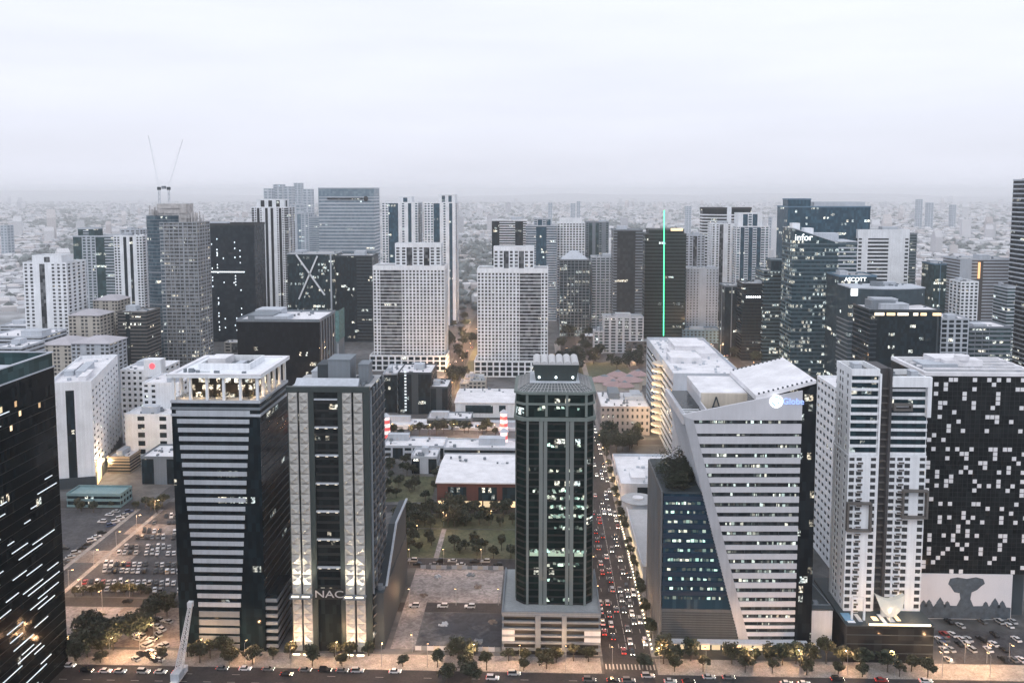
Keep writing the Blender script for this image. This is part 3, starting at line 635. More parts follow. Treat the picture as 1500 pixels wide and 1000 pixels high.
# 5  pale tower with a diagonal edge, over a blue glass wing
def diagonal_tower():
    Y = G(1090, 952).y; xc, w, u, z = frame_at(1000, 1197, 600, Y); D = 46
    r = thing('diagonal_tower', 'pale grey office tower with a slanting edge, window strips and a lit globe sign', 'tower', (xc, Y, 0))
    PALE = wall('pale_metal_cladding', (.54, .55, .59), rough=.45, var=.1, streak=.06, scale=.09)
    lf = lambda py: 1000 + (py - 607) * (86 / 343); rt = lambda py: 1176 - (py - 572) * (13 / 378); r2 = lambda py: 1197 - (py - 558) * (9 / 392)
    Pt = lambda px, py: (V(px, py, Y).x - xc, V(px, py, Y).z)
    # glazed core behind the bands; the slanting flank runs the full depth
    gl = glass('strip_glass', (.012, .018, .022), (.05, .06, .065), bay=1.3, fl=3.8, lit=.0, rough=.15)
    core = [Pt(lf(950) + 4, 950), Pt(rt(950), 950), Pt(rt(612), 612), Pt(lf(612) + 4, 612)]
    core = [(x, max(z_, .0)) for x, z_ in core]
    part('glass_wall', MB().prism_xz(core, .45, D - .5), gl, r)
    ys = [618, 637, 653, 667, 682, 696, 710, 724, 739, 753.5, 767, 781, 795, 808, 822, 836, 850, 864, 877.5, 891, 902, 913, 923, 934, 945]
    hs = [5.5, 4.5] + [6.2] * 17 + [5.6] * 6; q = random.Random(5)
    prev = None; quads = []
    for i, (c, h) in enumerate(zip(ys, hs)):
        a = c - h / 2; b = c + h / 2
        if prev is not None:
            part('cladding_band', MB().prism_xz([Pt(lf(a) + 14, a), Pt(rt(a), a), Pt(rt(prev), prev), Pt(lf(prev) + 14, prev)], 0, .5), PALE, r)
        prev = b
        x0 = lf(c) + 15; x1 = rt(c) - .5; zc0, zc1 = Pt(1100, b - .6)[1], Pt(1100, a + .6)[1]
        ua, ub = Pt(x0, c)[0], Pt(x1, c)[0]; x = ua + .2; run = q.random() < .8; p_on = (.15 if i in (1, 22, 23, 24, 19) else .78)
        while x < ub - 1:
            if q.random() < .12: run = not run
            ww = q.choice((.55, .8, 1.15))
            if run and q.random() < p_on: quads.append(((x, .4, zc0), (x + ww, .4, zc0), (x + ww, .4, zc0 + (zc1 - zc0) * q.uniform(.6, 1)), (x, .4, zc0 + (zc1 - zc0) * q.uniform(.6, 1))))
            x += ww + q.choice((.12, .15, .4))
        for k in range(1, 4): piece('strip_mullion', (.3, .2, zc1 - zc0 + .3), (ua + (ub - ua) * k / 4, .3, zc0 - .1), DGREY, r)
    part('cladding_band', MB().prism_xz([Pt(lf(952), 952), Pt(rt(952), 952), Pt(rt(prev), prev), Pt(lf(prev) + 14, prev)], 0, .5), PALE, r)
    lit_panes('lit_window_grid', quads, panes('strip_lights', 1.15, (.70, .93, .88), (1, .97, .8)), r)
    a = ys[0] - hs[0] / 2
    part('crown_wall', MB().prism_xz([Pt(lf(a) + 14, a), Pt(rt(a), a), Pt(rt(572), 572), Pt(lf(607), 607), Pt(lf(609) + .2, 609)], 0, .8), PALE, r)
    part('slanting_edge', MB().prism_xz([Pt(lf(952), 952.2), Pt(lf(952) + 13.9, 952.2), Pt(lf(615) + 13.9, 615), Pt(lf(609), 609)], -.05, D), wall('pale_louvre', (.40, .415, .45), rough=.5), r)
    fl = MB()                                                  # fine horizontal louvres on the slanting flank
    py = 622
    while py < 950:
        p = Pt(lf(py), py); fl.box(p[0] - .22, p[0] + .2, .3, D - .3, p[1], p[1] + .35); py += 4.7
    part('louvre_grid', fl, LGREY, r, stuff=True)
    dk = glass('corner_glass', (.005, .008, .011), (.014, .02, .025), bay=1.6, fl=3.8, lit=.1, lits=.6)
    part('corner_glass_wall', MB().prism_xz([Pt(rt(950) + .2, 952), Pt(r2(950), 952), Pt(r2(562), 562), Pt(rt(576) + .2, 576)], .15, D), dk, r)
    # roof: solid sloping sheet on the high side, open deck with slats on the low side
    dz = Pt(1100, 600)[1]
    m1 = 1108
    e = lambda px: 607 - (px - 1000) * (49 / 197)
    part('roof', MB().prism_xz([Pt(m1, e(m1) + 7), Pt(1197, 558 + 4), Pt(1197, 557.5), Pt(m1, e(m1) - .5)], .8, D), ROOF, r)
    ds = MB()
    for k in range(12): x = Pt(m1 + 5 + k * 7, e(m1 + 5 + k * 7) - .6); ds.box(x[0] - .3, x[0] + .3, .9, 1.5, x[1], x[1] + .6); ds.box(x[0] - .3, x[0] + .3, D - 1.5, D - .9, x[1], x[1] + .6)
    part('fixing_stud_grid', ds, DGREY, r, stuff=True)
    zd = Pt(1005, 622)[1]; xl = Pt(lf(612), 612)[0]; xm = Pt(m1, 590)[0]
    part('deck', MB().box(xl + .4, xm, .8, D - .3, zd - .3, zd), DGREY, r)
    part('flank_parapet', MB().prism_yz([(0.8, zd), (D, zd), (D, zd + 3.6), (.8, zd + 2.9)], xl - .2, xl + .5), PALE, r)
    xw = Pt(1038, 590)[0]
    part('sun_terrace_wall', MB().box(xw, xm - .02, 14, 15, zd, zd + 9), wall('warm_lit_wall', (.62, .56, .48)), r); part('terrace_side_wall', MB().box(xw - .6, xw - .02, 1.0, 15, zd, zd + 5.5), PALE, r)
    part('upper_roof', MB().box(xl + 9, xm - .02, 15.1, D - .2, zd + 7, zd + 9.2), ROOF, r); part('rear_wall', MB().box(xl + 9.2, xm - .1, 15.2, D - .4, zd, zd + 7), PALE, r)
    for k in range(4): piece('slat', (xw - xl - 1.8, .8, .5), ((xl + xw) / 2 - .3, 3 + k * 3.2, zd + 2.4), WHITE, r)
    for k in range(3): point(r, (xw + 4 + k * 6, 9, zd + 2.4), 700, (1, .7, .4))
    tm = MB().bar((xw + 3, 12.5, zd), (xw + 5.5, 12.5, zd + 8), .35).bar((xw + 5.5, 12.5, zd + 8), (xw + 8, 12.5, zd), .35).bar((xw + 4.2, 12.5, zd + 4), (xw + 6.8, 12.5, zd + 4), .25); part('roof_crane', tm, DGREY, r)
    cx, cz = Pt(1137, 587.5)
    sg = part('sign_disc', MB().prism_xz([(cx + 2.5 * math.cos(t * math.pi / 12), cz + 2.5 * math.sin(t * math.pi / 12)) for t in range(24)], -.35, -.05), SIGNW, r)
    for (a0, a1, rr, ri) in ((.4, 2.2, 2.0, 1.45), (3.3, 4.6, 1.9, 1.2), (5.3, 6.2, 1.3, .5)):
        st = [(cx + rr * math.cos(a0 + (a1 - a0) * t / 7), cz + rr * math.sin(a0 + (a1 - a0) * t / 7)) for t in range(8)] + [(cx + ri * math.cos(a1 - (a1 - a0) * t / 7), cz + ri * math.sin(a1 - (a1 - a0) * t / 7)) for t in range(8)]
        part('sign_swirl', MB().prism_xz(st, -.42, -.3), SIGNB, sg)
    lettering('sign_lettering', 'Globe', 3.3, (Pt(1162, 588)[0], -.25, Pt(1162, 588)[1]), (math.pi / 2, 0, 0), SIGNB, r, .1)
    # blue wing
    zt = Pt(980, 722)[1]; x0 = Pt(972, 800)[0]; x1 = Pt(1150, 940)[0]; zl = Pt(980, 893)[1]
    wg = thing('blue_glass_wing', 'low blue glass wing with a planted roof terrace against the slanting tower', 'building', (xc, Y + 1.2, 0))
    part('glass_wall', MB().box(x0, x1, 0, D - 4, zl, zt - .6), glass('deep_blue_glass', (.012, .034, .056), (.03, .065, .095), bay=1.4, fl=4, lit=0), wg)
    part('base_wall', MB().box(x0 - .25, x1, -.3, D - 4, 0, zl), wall('dark_louvre', (.085, .095, .105)), wg)
    lw = MB()
    for k in range(15): lw.box(x0 - .1, x1, -.55, -.28, .8 + k * (zl - 1.4) / 15, 1.1 + k * (zl - 1.4) / 15)
    part('louvre_grid', lw, DGREY, wg, stuff=True)
    quads = []
    for k, py in enumerate((738, 751, 765, 779, 793, 807, 821, 835, 849, 863, 877)):
        za, zb = Pt(1000, py + 2.2)[1], Pt(1000, py - 2.6)[1]
        part('blue_band', MB().box(x0 - .2, x1, -.22, .1, zb + .25, zb + 2.0), BLUEW if k == 99 else wall('navy_band', (.018, .036, .065), rough=.3), wg)
        xe = Pt(lf(py) - 2, py)[0]; x = x0 + .8
        while x < xe - 1:
            ww = q.choice((.6, .9, 1.3))
            if q.random() < (.85 if x < x0 + 12 else .6): quads.append(((x, -.05, za), (x + ww, -.05, za), (x + ww, -.05, za + (zb - za) * q.uniform(.5, 1)), (x, -.05, za + (zb - za) * q.uniform(.6, 1))))
            x += ww + q.choice((.2, .3, .7))
    lit_panes('lit_window_grid', quads, LITG, wg)
    part('roof', MB().box(x0 - .2, x1, -.2, D - 4, zt - .55, zt), DGREY, wg)
    part('flank_louvre_wall', MB().box(x0 - 1.0, x0 - .3, .5, D - 5, 0, zt), wall('flank_grey', (.13, .14, .15)), wg)
    fl2 = MB()
    for k in range(7): fl2.bar((x0 - 1.15, 2 + k * 5.5, 4), (x0 - 1.15, 12 + k * 4, zt - 2), .14)
    part('flank_line_grid', fl2, GREY, wg, stuff=True)
    pl = MB()
    cl_ = [(q.uniform(x0 + 2, x0 + 18), q.uniform(2, D - 8), q.uniform(2.0, 4.0)) for _ in range(34)]
    for i in range(5200):
        c0 = cl_[i % 34]; s = q.uniform(.25, .6); x, y, zz = c0[0] + q.gauss(0, .5) * c0[2], c0[1] + q.gauss(0, .5) * c0[2], zt + max(0, c0[2] * .95 + q.gauss(0, .45) * c0[2])
        pl.quad((x - s, y, zz), (x, y - s, zz + s * .5), (x + s, y, zz), (x, y + s, zz + s * .4))
    part('terrace_planting', pl, wall('terrace_leaf', (.026, .036, .022), island=.6), wg, stuff=True)
    point(wg, (x0 + 6, D - 10, zt + 3), 500, WARM)
    # ground floor shopfronts and canopy
    cn = thing('entrance_canopy', 'long pale canopy over lit shopfronts at the foot of the slanting tower', 'canopy', (xc, Y - .4, 0))
    part('canopy_roof', MB().box(x0, Pt(1180, 950)[0], -3.5, -.3, 4.2, 4.8), LGREY, cn)
    for k in range(14): xx = x0 + 3 + k * 4.1; part('shopfront', MB().box(xx, xx + 3.3, -.45, -.3, .5, 3.8), WARMP if k % 3 else WARMWALL, cn)
    # service blocks
    a, b = V(1183, 920, Y + 2), V(1219, 920, Y + 2)
    sb = thing('blank_block', 'plain pale grey block with a blank wall beside the slanting tower', 'building', ((a.x + b.x) / 2, Y + 2, 0)); hw = (b.x - a.x) / 2; hz = V(1200, 893, Y + 2).z
    part('wall', MB().box(-hw, hw, 0, 26, 0, hz), LGREY, sb); part('roof', MB().box(-hw - .3, hw + .3, -.3, 26.3, hz, hz + .6), DGREY, sb); part('roof_frame', MB().bar((-hw, 3, hz + .6), (hw, 3, hz + .6), .3).bar((hw, 3, hz + .6), (hw - 6, 24, hz + 6), .25), GREY, sb); roof_kit(sb, -hw + 1, hw - 1, 2, 24, hz + .6, 6, 0, 6)
diagonal_tower()

# 6  white residential tower
def white_flats():
    Yp = G(1300, 970).y; xc, w, u, z = frame_at(1240, 1367, 945, Yp); hp = z(917)
    p = thing('dark_podium', 'dark glass podium with a lit pool deck under the white residential tower', 'podium', (xc, Yp, 0)); Dp = 40
    part('glass_wall', MB().box(-w / 2, w / 2, 0, Dp, 0, hp), glass('podium_glass', (.012, .015, .018), (.03, .033, .036), lit=.03, fl=4.5), p)
    part('roof', MB().box(-w / 2 - .4, w / 2 + .4, -.4, Dp, hp, hp + .4), DGREY, p)
    for k in range(1, 4): part('floor_line', MB().box(-w / 2 - .1, w / 2 + .1, -.12, .1, k * hp / 4, k * hp / 4 + .3), DGREY, p)
    part('light_strip', MB().box(u(1272), u(1362), -.3, .3, hp + .42, hp + .95), glow('deck_light', (1, .8, .5), 2.4), p)
    for k, (a, b) in enumerate(((1245, 1256), (1262, 1268), (1285, 1293), (1297, 1303), (1308, 1316), (1320, 1326))): part('deck_panel', MB().box(u(a, 910), u(b, 910), 1.5 + k % 3, 6.5 + (k % 2) * 2, hp + .42, hp + .55), (WHITE, LGREY, WARMWALL)[k % 3], p)
    part('pool', MB().box(u(1243, 905), u(1256, 905), 3, 9, hp + .43, hp + .6), wall('pool_blue', (.2, .4, .6), rough=.1), p)
    for k in range(3): point(p, (u(1275) + k * 9, 5, hp + 4), 900, WARM)
    # curved canopy
    mb = MB(); a, b = u(1291, 890), u(1335, 890); n = 16
    arc = [(a + (b - a) * t / n, hp + 9.5 - 2.2 * math.sin(math.pi * t / n)) for t in range(n + 1)]; lo = [(a + (b - a) * (.12 + .76 * t / n), hp + 5.2 - 3.6 * math.sin(math.pi * t / n)) for t in range(n + 1)]
    for t in range(n): mb.quad((arc[t][0], 6, arc[t][1]), (arc[t + 1][0], 6, arc[t + 1][1]), (lo[t + 1][0], 4.2, lo[t + 1][1]), (lo[t][0], 4.2, lo[t][1]))
    for t in range(n): mb.quad((arc[t][0], 6, arc[t][1]), (arc[t + 1][0], 6, arc[t + 1][1]), (arc[t + 1][0], 8.4, arc[t + 1][1]), (arc[t][0], 8.4, arc[t][1]))
    part('bowl_canopy', mb, wall('bowl_white', (.72, .69, .6), streak=0), p); part('canopy_core', MB().box(a + 3, b - 3, 6.6, 8.2, hp + .4, hp + 5.8), LGREY, p)
    pf = MB().bar((u(1252), 4, hp + .4), (u(1252), 4, hp + 9), .5).bar((u(1252), 4, hp + 9), (u(1270), 4, hp + 9), .5).bar((u(1270), 4, hp + .4), (u(1270), 4, hp + 9), .5); part('portal_frame', pf, WHITE, p)
    # tower
    Yt = Yp + 11; xc, w, u, z = frame_at(1242, 1358, 700, Yt); D = 17; zb = hp + .4; zt = z(549)
    r = thing('white_flats_tower', 'white residential tower split by a dark vertical slot, with framed window boxes', 'tower', (xc, Yt, zb)); H = zt - zb
    fh = H / 33; wn = wall('flat_window', (.045, .05, .055), rough=.15, island=.6)
    def half(a, b, pat, y0, top):
        cx, ww = (u(a) + u(b)) / 2, u(b) - u(a); zs = H * .66; ht = z(top) - zb
        block(r, cx, y0 + D / 2, ww, D, 0, zs, pat, 'swwsws', fh=fh, band=.36, pier=.26, wl=WHITE, gl=G_RES, near=True, parapet=.3)
        block(r, cx, y0 + D / 2 + .1, ww - .3, D - .3, zs + .4, ht, 'rrr', 'swwsws', fh=fh * 1.12, band=.34, wl=WHITE, gl=G_OFF, near=True, parapet=2.2, roof=BROWN)
        n = len(pat); bw = ww / n; nf = round(zs / fh)
        for k in range(nf):
            for i, c in enumerate(pat):
                if c == 'w': piece('window', (bw * .66, .08, fh * .5), (cx - ww / 2 + bw * (i + .5), y0 + .26, (k + .45) * zs / nf), wn, r)
                elif c == 'b': piece('window', (bw * .8, .08, fh * .62), (cx - ww / 2 + bw * (i + .5), y0 + .26, (k + .36) * zs / nf), wn, r); piece('balcony_rail', (bw * .74, .1, .75), (cx - ww / 2 + bw * (i + .5), y0 - 1.36, (k + .07) * zs / nf), BROWN, r)
    half(1242, 1284, 'wbsw', 0, 549); half(1302, 1357, 'wbwsw', .6, 562)
    part('slot_wall', MB().box(u(1284) + .03, u(1302) - .03, 2.2, D - 1, 0, z(541) - zb), wall('slot_dark', (.055, .055, .06)), r)
    for k in range(32): piece('slot_slab', (u(1302) - u(1284) - .1, 1.6, .28), ((u(1284) + u(1302)) / 2, 1.6, k * fh), BROWN, r)
    part('slot_fin', MB().box(u(1284) + .05, u(1287), .3, 2.6, 0, z(548) - zb), WHITE, r); part('slot_fin', MB().box(u(1298), u(1302) - .05, -.3, 2.6, 0, z(540) - zb), wall('slot_dark', (.055, .055, .06)), r)
    for a, b, y0, y1 in ((1241, 1277, 735, 777), (1321, 1359, 716, 757), (1303, 1330, 590, 600)):
        za, zc = z(y1) - zb, z(y0) - zb; m = MB()
        m.box(u(a), u(b), -1.8, .2, za, za + .7).box(u(a), u(b), -1.8, .2, zc - .7, zc).box(u(a), u(a) + .7, -1.8, .2, za + .72, zc - .72).box(u(b) - .7, u(b), -1.8, .2, za + .72, zc - .72)
        part('window_box_frame', m, BROWN, r)
    m = MB(); za, zc = z(610) - zb, z(560) - zb
    m.box(u(1301), u(1358), -1.0, 1, zc - 1.6, zc + 2.3).box(u(1352), u(1358), -1.0, 1, za, zc - 1.62); part('roof_portal', m, WHITE, r)
    part('roof_court_wall', MB().box(u(1303), u(1351), 3, 4, zc - 9, zc - 1), BROWN, r)
    roof_kit(r, u(1244), u(1282), 2, D - 3, H + .3, 8, 1, 12); roof_kit(r, u(1304), u(1350), 4, D - 3, z(562) - zb + .2, 8, 1, 14)
white_flats()

# 7  black box with white square panels over a mural wall
def panel_box():
    Y = G(1400, 905).y; xc, w, u, z = frame_at(1354, 1524, 560, Y); D = 34; zt = z(551); zm = z(840)
    r = thing('chequered_block', 'black block dotted with white square panels above a white mural wall', 'building', (xc, Y, 0))
    gl = glass('panel_box_glass', (.006, .009, .011), (.018, .022, .025), bay=2.2, fl=2.3, lit=.006, lits=.4)
    part('dark_wall', MB().box(-w / 2, w / 2, 0, D, zm, zt), gl, r)
    cell = 1.95; nx, nz = int(w / cell), int((zt - zm) / cell); q = random.Random(9); used = set()
    jt = MB()
    for i in range(nz + 1): jt.box(-w / 2 - .05, w / 2 + .05, -.06, .02, zm + i * cell - .06, zm + i * cell + .06); jt.box(-w / 2 - .06, -w / 2 + .02, .03, D, zm + i * cell - .06, zm + i * cell + .06)
    for i in range(nx + 1): jt.box(-w / 2 + i * cell - .06, -w / 2 + i * cell + .06, -.05, .02, zm, zt)
    part('joint_grid', jt, BLACKM, r, stuff=True)
    wp = wall('white_panel', (.78, .78, .8), streak=.05, var=.08)
    def pan(i, k):
        if (i, k) in used or not (0 <= i < nx and 0 <= k < nz): return
        used.add((i, k)); piece('white_panel', (cell * .84, .22, cell * .84), (-w / 2 + (i + .5) * cell, -.1, zm + (k + .07) * cell), wp, r)
    for bi in range(0, nx, 3):
        for bk in range(0, nz, 3):
            if q.random() < .9:
                i, k = bi + q.randrange(3), bk + q.randrange(3); pan(i, k); t = q.random()
                if t < .2: pan(i, k + 1)
                elif t < .3: pan(i + 1, k + 1)
            if q.random() < .4: pan(bi + q.randrange(3), bk + q.randrange(3))
    for i in range(0, nx, 5): pan(i, nz - 1)
    for _ in range(26):
        j, k = q.randrange(int(D / cell)), q.randrange(nz); piece('white_panel', (.22, cell * .86, cell * .86), (-w / 2 - .1, (j + .5) * cell, zm + (k + .07) * cell), wp, r)
    t = MB()
    for a, b, c, d in ((-w / 2, w / 2, 0, 1.6), (-w / 2, w / 2, D - 1.6, D), (-w / 2, -w / 2 + 1.6, 1.6, D - 1.6), (w / 2 - 1.6, w / 2, 1.6, D - 1.6)): t.box(a, b, c, d, zt, zt + 1.5)
    part('parapet', t, ROOF, r); part('roof', MB().box(-w / 2 + 1.6, w / 2 - 1.6, 1.6, D - 1.6, zt, zt + .3), ROOFG, r)
    for k in range(5): part('roof_beam', MB().box(-w / 2 + 1.7, w / 2 - 1.7, 5 + k * 6, 5.8 + k * 6, zt + 1.6, zt + 2.3), ROOF, r)
    part('plant_room', MB().box(-10, 6, 12, 19, zt + .3, zt + 4.2), ROOF, r); part('water_tank', MB().cyl(-2, 14, 3, 3, zt + 4.2, zt + 6.2, 20), ROOF, r)
    roof_kit(r, -w / 2 + 3, w / 2 - 3, 4, D - 4, zt + .3, 22, 3, 17, (ROOF, LGREY))
    # mural wall under it
    a, b = u(1347, 870), u(1481, 870); m = part('mural_wall', MB().box(a, b, -.6, D - 2, 0, zm - .02), wall('mural_white', (.66, .665, .7), streak=.03, var=.06), r)
    part('recess_wall', MB().box(b + .02, w / 2, 4, D - 2, 0, zm - .02), DGREY, r)
    DB = wall('mural_blue', (.075, .10, .125), scale=.5, var=.45); W_ = b - a; zz = lambda f: zm * f
    P_ = lambda fx, fz: (a + W_ * fx, zm * fz)
    part('mural_ground', MB().prism_xz([P_(0.005, .01), P_(.995, .01), P_(.995, .27), P_(.9, .29), P_(.8, .27), P_(.7, .3), P_(.52, .29), P_(.3, .3), P_(.15, .27), P_(.005, .3)], -.66, -.6), DB, m)
    tr = [(.40, .28), (.44, .45), (.43, .58), (.37, .60), (.33, .72), (.30, .78), (.32, .90), (.40, .93), (.50, .90), (.60, .94), (.68, .90), (.70, .80), (.66, .74), (.62, .66), (.56, .60), (.55, .45), (.59, .28)]
    part('mural_tree', MB().prism_xz([P_(*t_) for t_ in tr], -.68, -.6), DB, m)
    for fx, s in ((.10, .05), (.22, .07), (.82, .07), (.90, .05), (.04, .045), (.3, .04), (.72, .04)):
        part('mural_fir', MB().prism_xz([P_(fx - s, .27), P_(fx + s, .27), P_(fx + s * .5, .36), P_(fx + s * .6, .36), P_(fx, .29 + s * 2.8), P_(fx - s * .6, .36), P_(fx - s * .5, .36)], -.67, -.6), DB, m)
panel_box()

# ---------------------------------------------------------------- towers behind the front row (pixel columns and top row, distance, depth)
RT = 'residential_tower'; OT = 'office_tower'
SLAB = dict(pier=.3, band=.42)
# --- west cluster
T(RT, 'white residential tower with a stepped top among beige mid-rise blocks', 33, 97, 384, 770, 34, 'wwsgswww', 'wwww', extra=((.12, .8, .2, .8, 374, dict(pf='ssgss', ps='sss')),), wl=WHITE, fh=3.3, pier=.5)
T(RT, 'teal and white residential tower with a taller glass corner', 106, 166, 345, 980, 36, 'ggwwwggrr', 'wgwg', extra=((.05, .45, .2, .8, 334, dict(pf='grg', ps='gg')),), wl=LGREY, gl=G_TEAL)
T(RT, 'pale residential tower with twin black vertical stripes', 166, 208, 345, 960, 30, 'wwsgsgsww', 'www', wl=WHITE, gl=G_DARK, fh=3.2)
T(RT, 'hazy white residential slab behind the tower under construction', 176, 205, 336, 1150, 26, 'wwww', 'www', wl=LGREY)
for lab, a, b, t, Y, D, wl in (('beige hipped-roof block with pink-grey eaves, the tallest of its cluster', 136, 172, 440, 800, 26, BEIGE), ('beige hipped-roof block with a lower wing', 100, 146, 462, 760, 26, BEIGE), ('beige hipped-roof block with arcaded pale front', 104, 160, 503, 690, 30, LGREY), ('low beige hipped-roof block with warm window columns', 60, 104, 505, 700, 34, BEIGE)):
    r = T('hipped_block', lab, a, b, t, Y, D, 'wwswwsww', 'wwww', cat='building', group='beige blocks with hipped roofs', wl=wl, fh=3.3, kit=0, parapet=.4)
    z = V(a, t, Y).z; w = (V(b, t, Y).x - V(a, t, Y).x) / 2 + 1.2; d = D / 2 + 1.2; k = min(w, d) * .75
    mb = MB(); mb.v = [(-w, -d, z), (w, -d, z), (w, d, z), (-w, d, z), (-w + k, -d + k, z + 4), (w - k, -d + k, z + 4), (w - k, d - k, z + 4), (-w + k, d - k, z + 4)]; mb.f = [(0, 1, 5, 4), (1, 2, 6, 5), (2, 3, 7, 6), (3, 0, 4, 7), (4, 5, 6, 7), (0, 3, 2, 1)]
    part('hipped_roof', mb, wall('mauve_roof', (.40, .39, .42), streak=0), r)
T('brown_block', 'brown ribbed mid-rise block beside the tower under construction', 171, 214, 456, 780, 30, 'rrgrrrr', 'rrr', cat='building', wl=BROWN, gl=G_DARK, band=.45)
for lab, a, b, t, Y, D in (('long flat-roofed white block with continuous balconies', -20, 60, 492, 700, 40), ('low flat-roofed block behind the black tower roof', -10, 32, 508, 620, 30), ('flat pale roofed block beside the beige cluster', 0, 44, 476, 860, 40)):
    T('flat_block', lab, a, b, t, Y, D, 'rrrrrr', 'rrrr', cat='building', wl=LGREY, gl=G_RES, kit=8, band=.5, roof=ROOF)
# tower under construction
def construction_tower():
    Y = 845; a, b = V(206, 340, Y), V(288, 340, Y); xc = (a.x + b.x) / 2; w = b.x - a.x; xl = V(233, 340, Y).x - xc
    r = thing('unfinished_tower', 'tower under construction with dark glazed drum, bare grey frame and cranes on top', 'tower', (xc, Y, 0)); h1, h2, h3 = V(250, 326, Y).z, V(230, 316, Y).z, V(245, 290, Y).z
    block(r, (xl + w / 2) / 2, 18, w / 2 - xl, 34, 0, h1, 'wrwrwwrw', 'wrwwr', fh=3.6, band=.34, pier=.28, wl=wall('unfinished_frame', (.31, .34, .37)), gl=glass('unglazed_floors', (.03, .036, .04), (.26, .26, .26), bay=1.3, fl=3.6, lit=.06, warm=.8, lits=.9, rough=.5), parapet=.4)
    dr = (xl + w / 2); pts = [(-w / 2 + dr * (1 - math.cos(t * math.pi / 14)), 16 - 15 * math.sin(t * math.pi / 14)) for t in range(15)] + [(xl, 32), (-w / 2, 32)]
    part('glazed_drum', MB().prism(pts, 0, h2), glass('drum_glass', (.03, .06, .085), (.09, .14, .17), bay=2, fl=3.6, lit=.05), r); fm = MB()
    for k in range(int(h2 / 3.6)): fm.prism([(x - .2, y - .3) for x, y in pts], k * 3.6, k * 3.6 + (.5 if k > 30 or k % 9 else 2.0))
    part('drum_slab_grid', fm, GREY, r, stuff=True)
    part('core_frame', MB().box(xl - 6, w / 2 - 14, 10, 28, h1, h3 - 6), wall('raw_concrete', (.46, .45, .45), var=.4, scale=.2), r)
    cm = MB(); q = random.Random(2)
    for i in range(90):
        x, y = q.uniform(-w / 2 + 4, w / 2 - 4), q.uniform(4, 30); z0 = (h2 if x < xl else h1); cm.box(x - .4, x + .4, y - .4, y + .4, z0, z0 + q.uniform(3, 11))
    for k in range(3): cm.box(xl - 8 + k * 3, w / 2 - 10 - k * 5, 9, 29, h1 + 4 + k * 5, h1 + 4.5 + k * 5)
    part('column_stub_grid', cm, wall('raw_concrete', (.3, .29, .28)), r, stuff=True)
    for i, (px, tip, tx) in enumerate(((236, 198, 217), (247, 204, 268))):
        bx = V(px, 290, Y + 18).x; c = thing('luffing_crane', ('thin luffing crane with its jib raised towards the beige blocks' if i == 0 else 'thin luffing crane with its jib raised towards the black tower') + ' on the unfinished tower', 'crane', (bx, Y + 14 + 5 * i, h3 - 6), 0, 'cranes on the unfinished tower')
        hm = 17; tipv = V(tx, tip, Y + 14 + 5 * i); tv = (tipv.x - bx, 0, tipv.z - h3 + 6)
        part('mast', MB().bar((-.8, 0, 0), (-.8, 0, hm), .3).bar((.8, 0, 0), (.8, 0, hm), .3).bar((-.8, 0, 2), (.8, 0, 7), .2).bar((.8, 0, 7), (-.8, 0, 12), .2), LGREY, c)
        part('cab', MB().box(-1.5, 1.5, -1.2, 1.2, hm - 3, hm), DGREY, c)
        jm = MB().bar((-.7, 0, hm), tv, .14).bar((.7, 0, hm), tv, .14); n = 9
        for k in range(n): A = Vector((-.7, 0, hm)).lerp(Vector(tv), k / n); B = Vector((.7, 0, hm)).lerp(Vector(tv), (k + .5) / n); jm.bar(A, B, .08)
        part('jib', jm, WHITE, c); part('counterweight', MB().box((3 if i == 0 else -6), (6 if i == 0 else -3), -1.2, 1.2, hm - 2, hm + 1), GREY, c); part('tie_cable', MB().bar((3 if i == 0 else -3, 0, hm + 3), tv, .05), LGREY, c)
construction_tower()
def dark_box():
    r = T('dark_office_block', 'black slab-sided office block sprinkled with rows of tiny white lights', 287, 372, 327, 1000, 40, 'gggggggggg', 'gggg', cat='building', wl=BLACKM, gl=glass('night_glass', (.005, .014, .022), (.010, .022, .032), lit=.0, rough=.18), parapet=2)
    q = random.Random(4); a, b = V(287, 330, 1000), V(372, 330, 1000); w = b.x - a.x; qs = []; cols = [q.uniform(-.46, .3) for _ in range(13)]
    for c in cols:
        z = a.z - 8 - q.uniform(0, 25)
        while z > 12:
            if q.random() < .5: x = c * w; qs.append(((x, -20.1, z), (x + 1.1, -20.1, z), (x + 1.1, -20.1, z + 1.5), (x, -20.1, z + 1.5)))
            z -= q.choice((3.6, 3.6, 3.6, 7.2, 22))
    for i in range(24): x = (-.47 + i * .033) * w; z = V(300, 399, 1000).z; qs.append(((x, -20.1, z), (x + 1.7, -20.1, z), (x + 1.7, -20.1, z + 1.4), (x, -20.1, z + 1.4)))
    lit_panes('lit_window_grid', qs, glow('pin_lights', (.85, .93, 1), 1.5), r)
dark_box()
T(RT, 'slender white residential tower with a ladder pattern of black slots', 368, 420, 303, 1160, 38, 'dwgwsgsgswgwd', 'dwdwd', extra=((.12, .88, .15, .85, 292, dict(pf='sgsgsgs', ps='sgs')),), wl=WHITE, gl=G_BLACK, fh=3.2, pier=.5, band=.45)
T(OT, 'pale blue glass tower with white floor bands and a round sign near its top', 466, 548, 288, 1310, 46, 'rrrrrr', 'rrr', extra=((.0, 1, .0, 1, 275, dict(pf='gggg', ps='ggg', gl=G_PALE)),), wl=LGREY, gl=G_PALE, fh=5.2, band=.45)
s_ = V(536, 291, 1309); sg = thing('tower_sign', 'small dark round sign near the top of the pale blue glass tower', 'sign', tuple(s_)); part('disc', MB().prism_xz([(3.4 * math.cos(t * math.pi / 10), 4.2 * math.sin(t * math.pi / 10)) for t in range(20)], -.8, -.2), BLACKM, sg); part('bar', MB().box(-60, -5, -.6, -.2, -1.2, 1.2), G_DARK, sg)
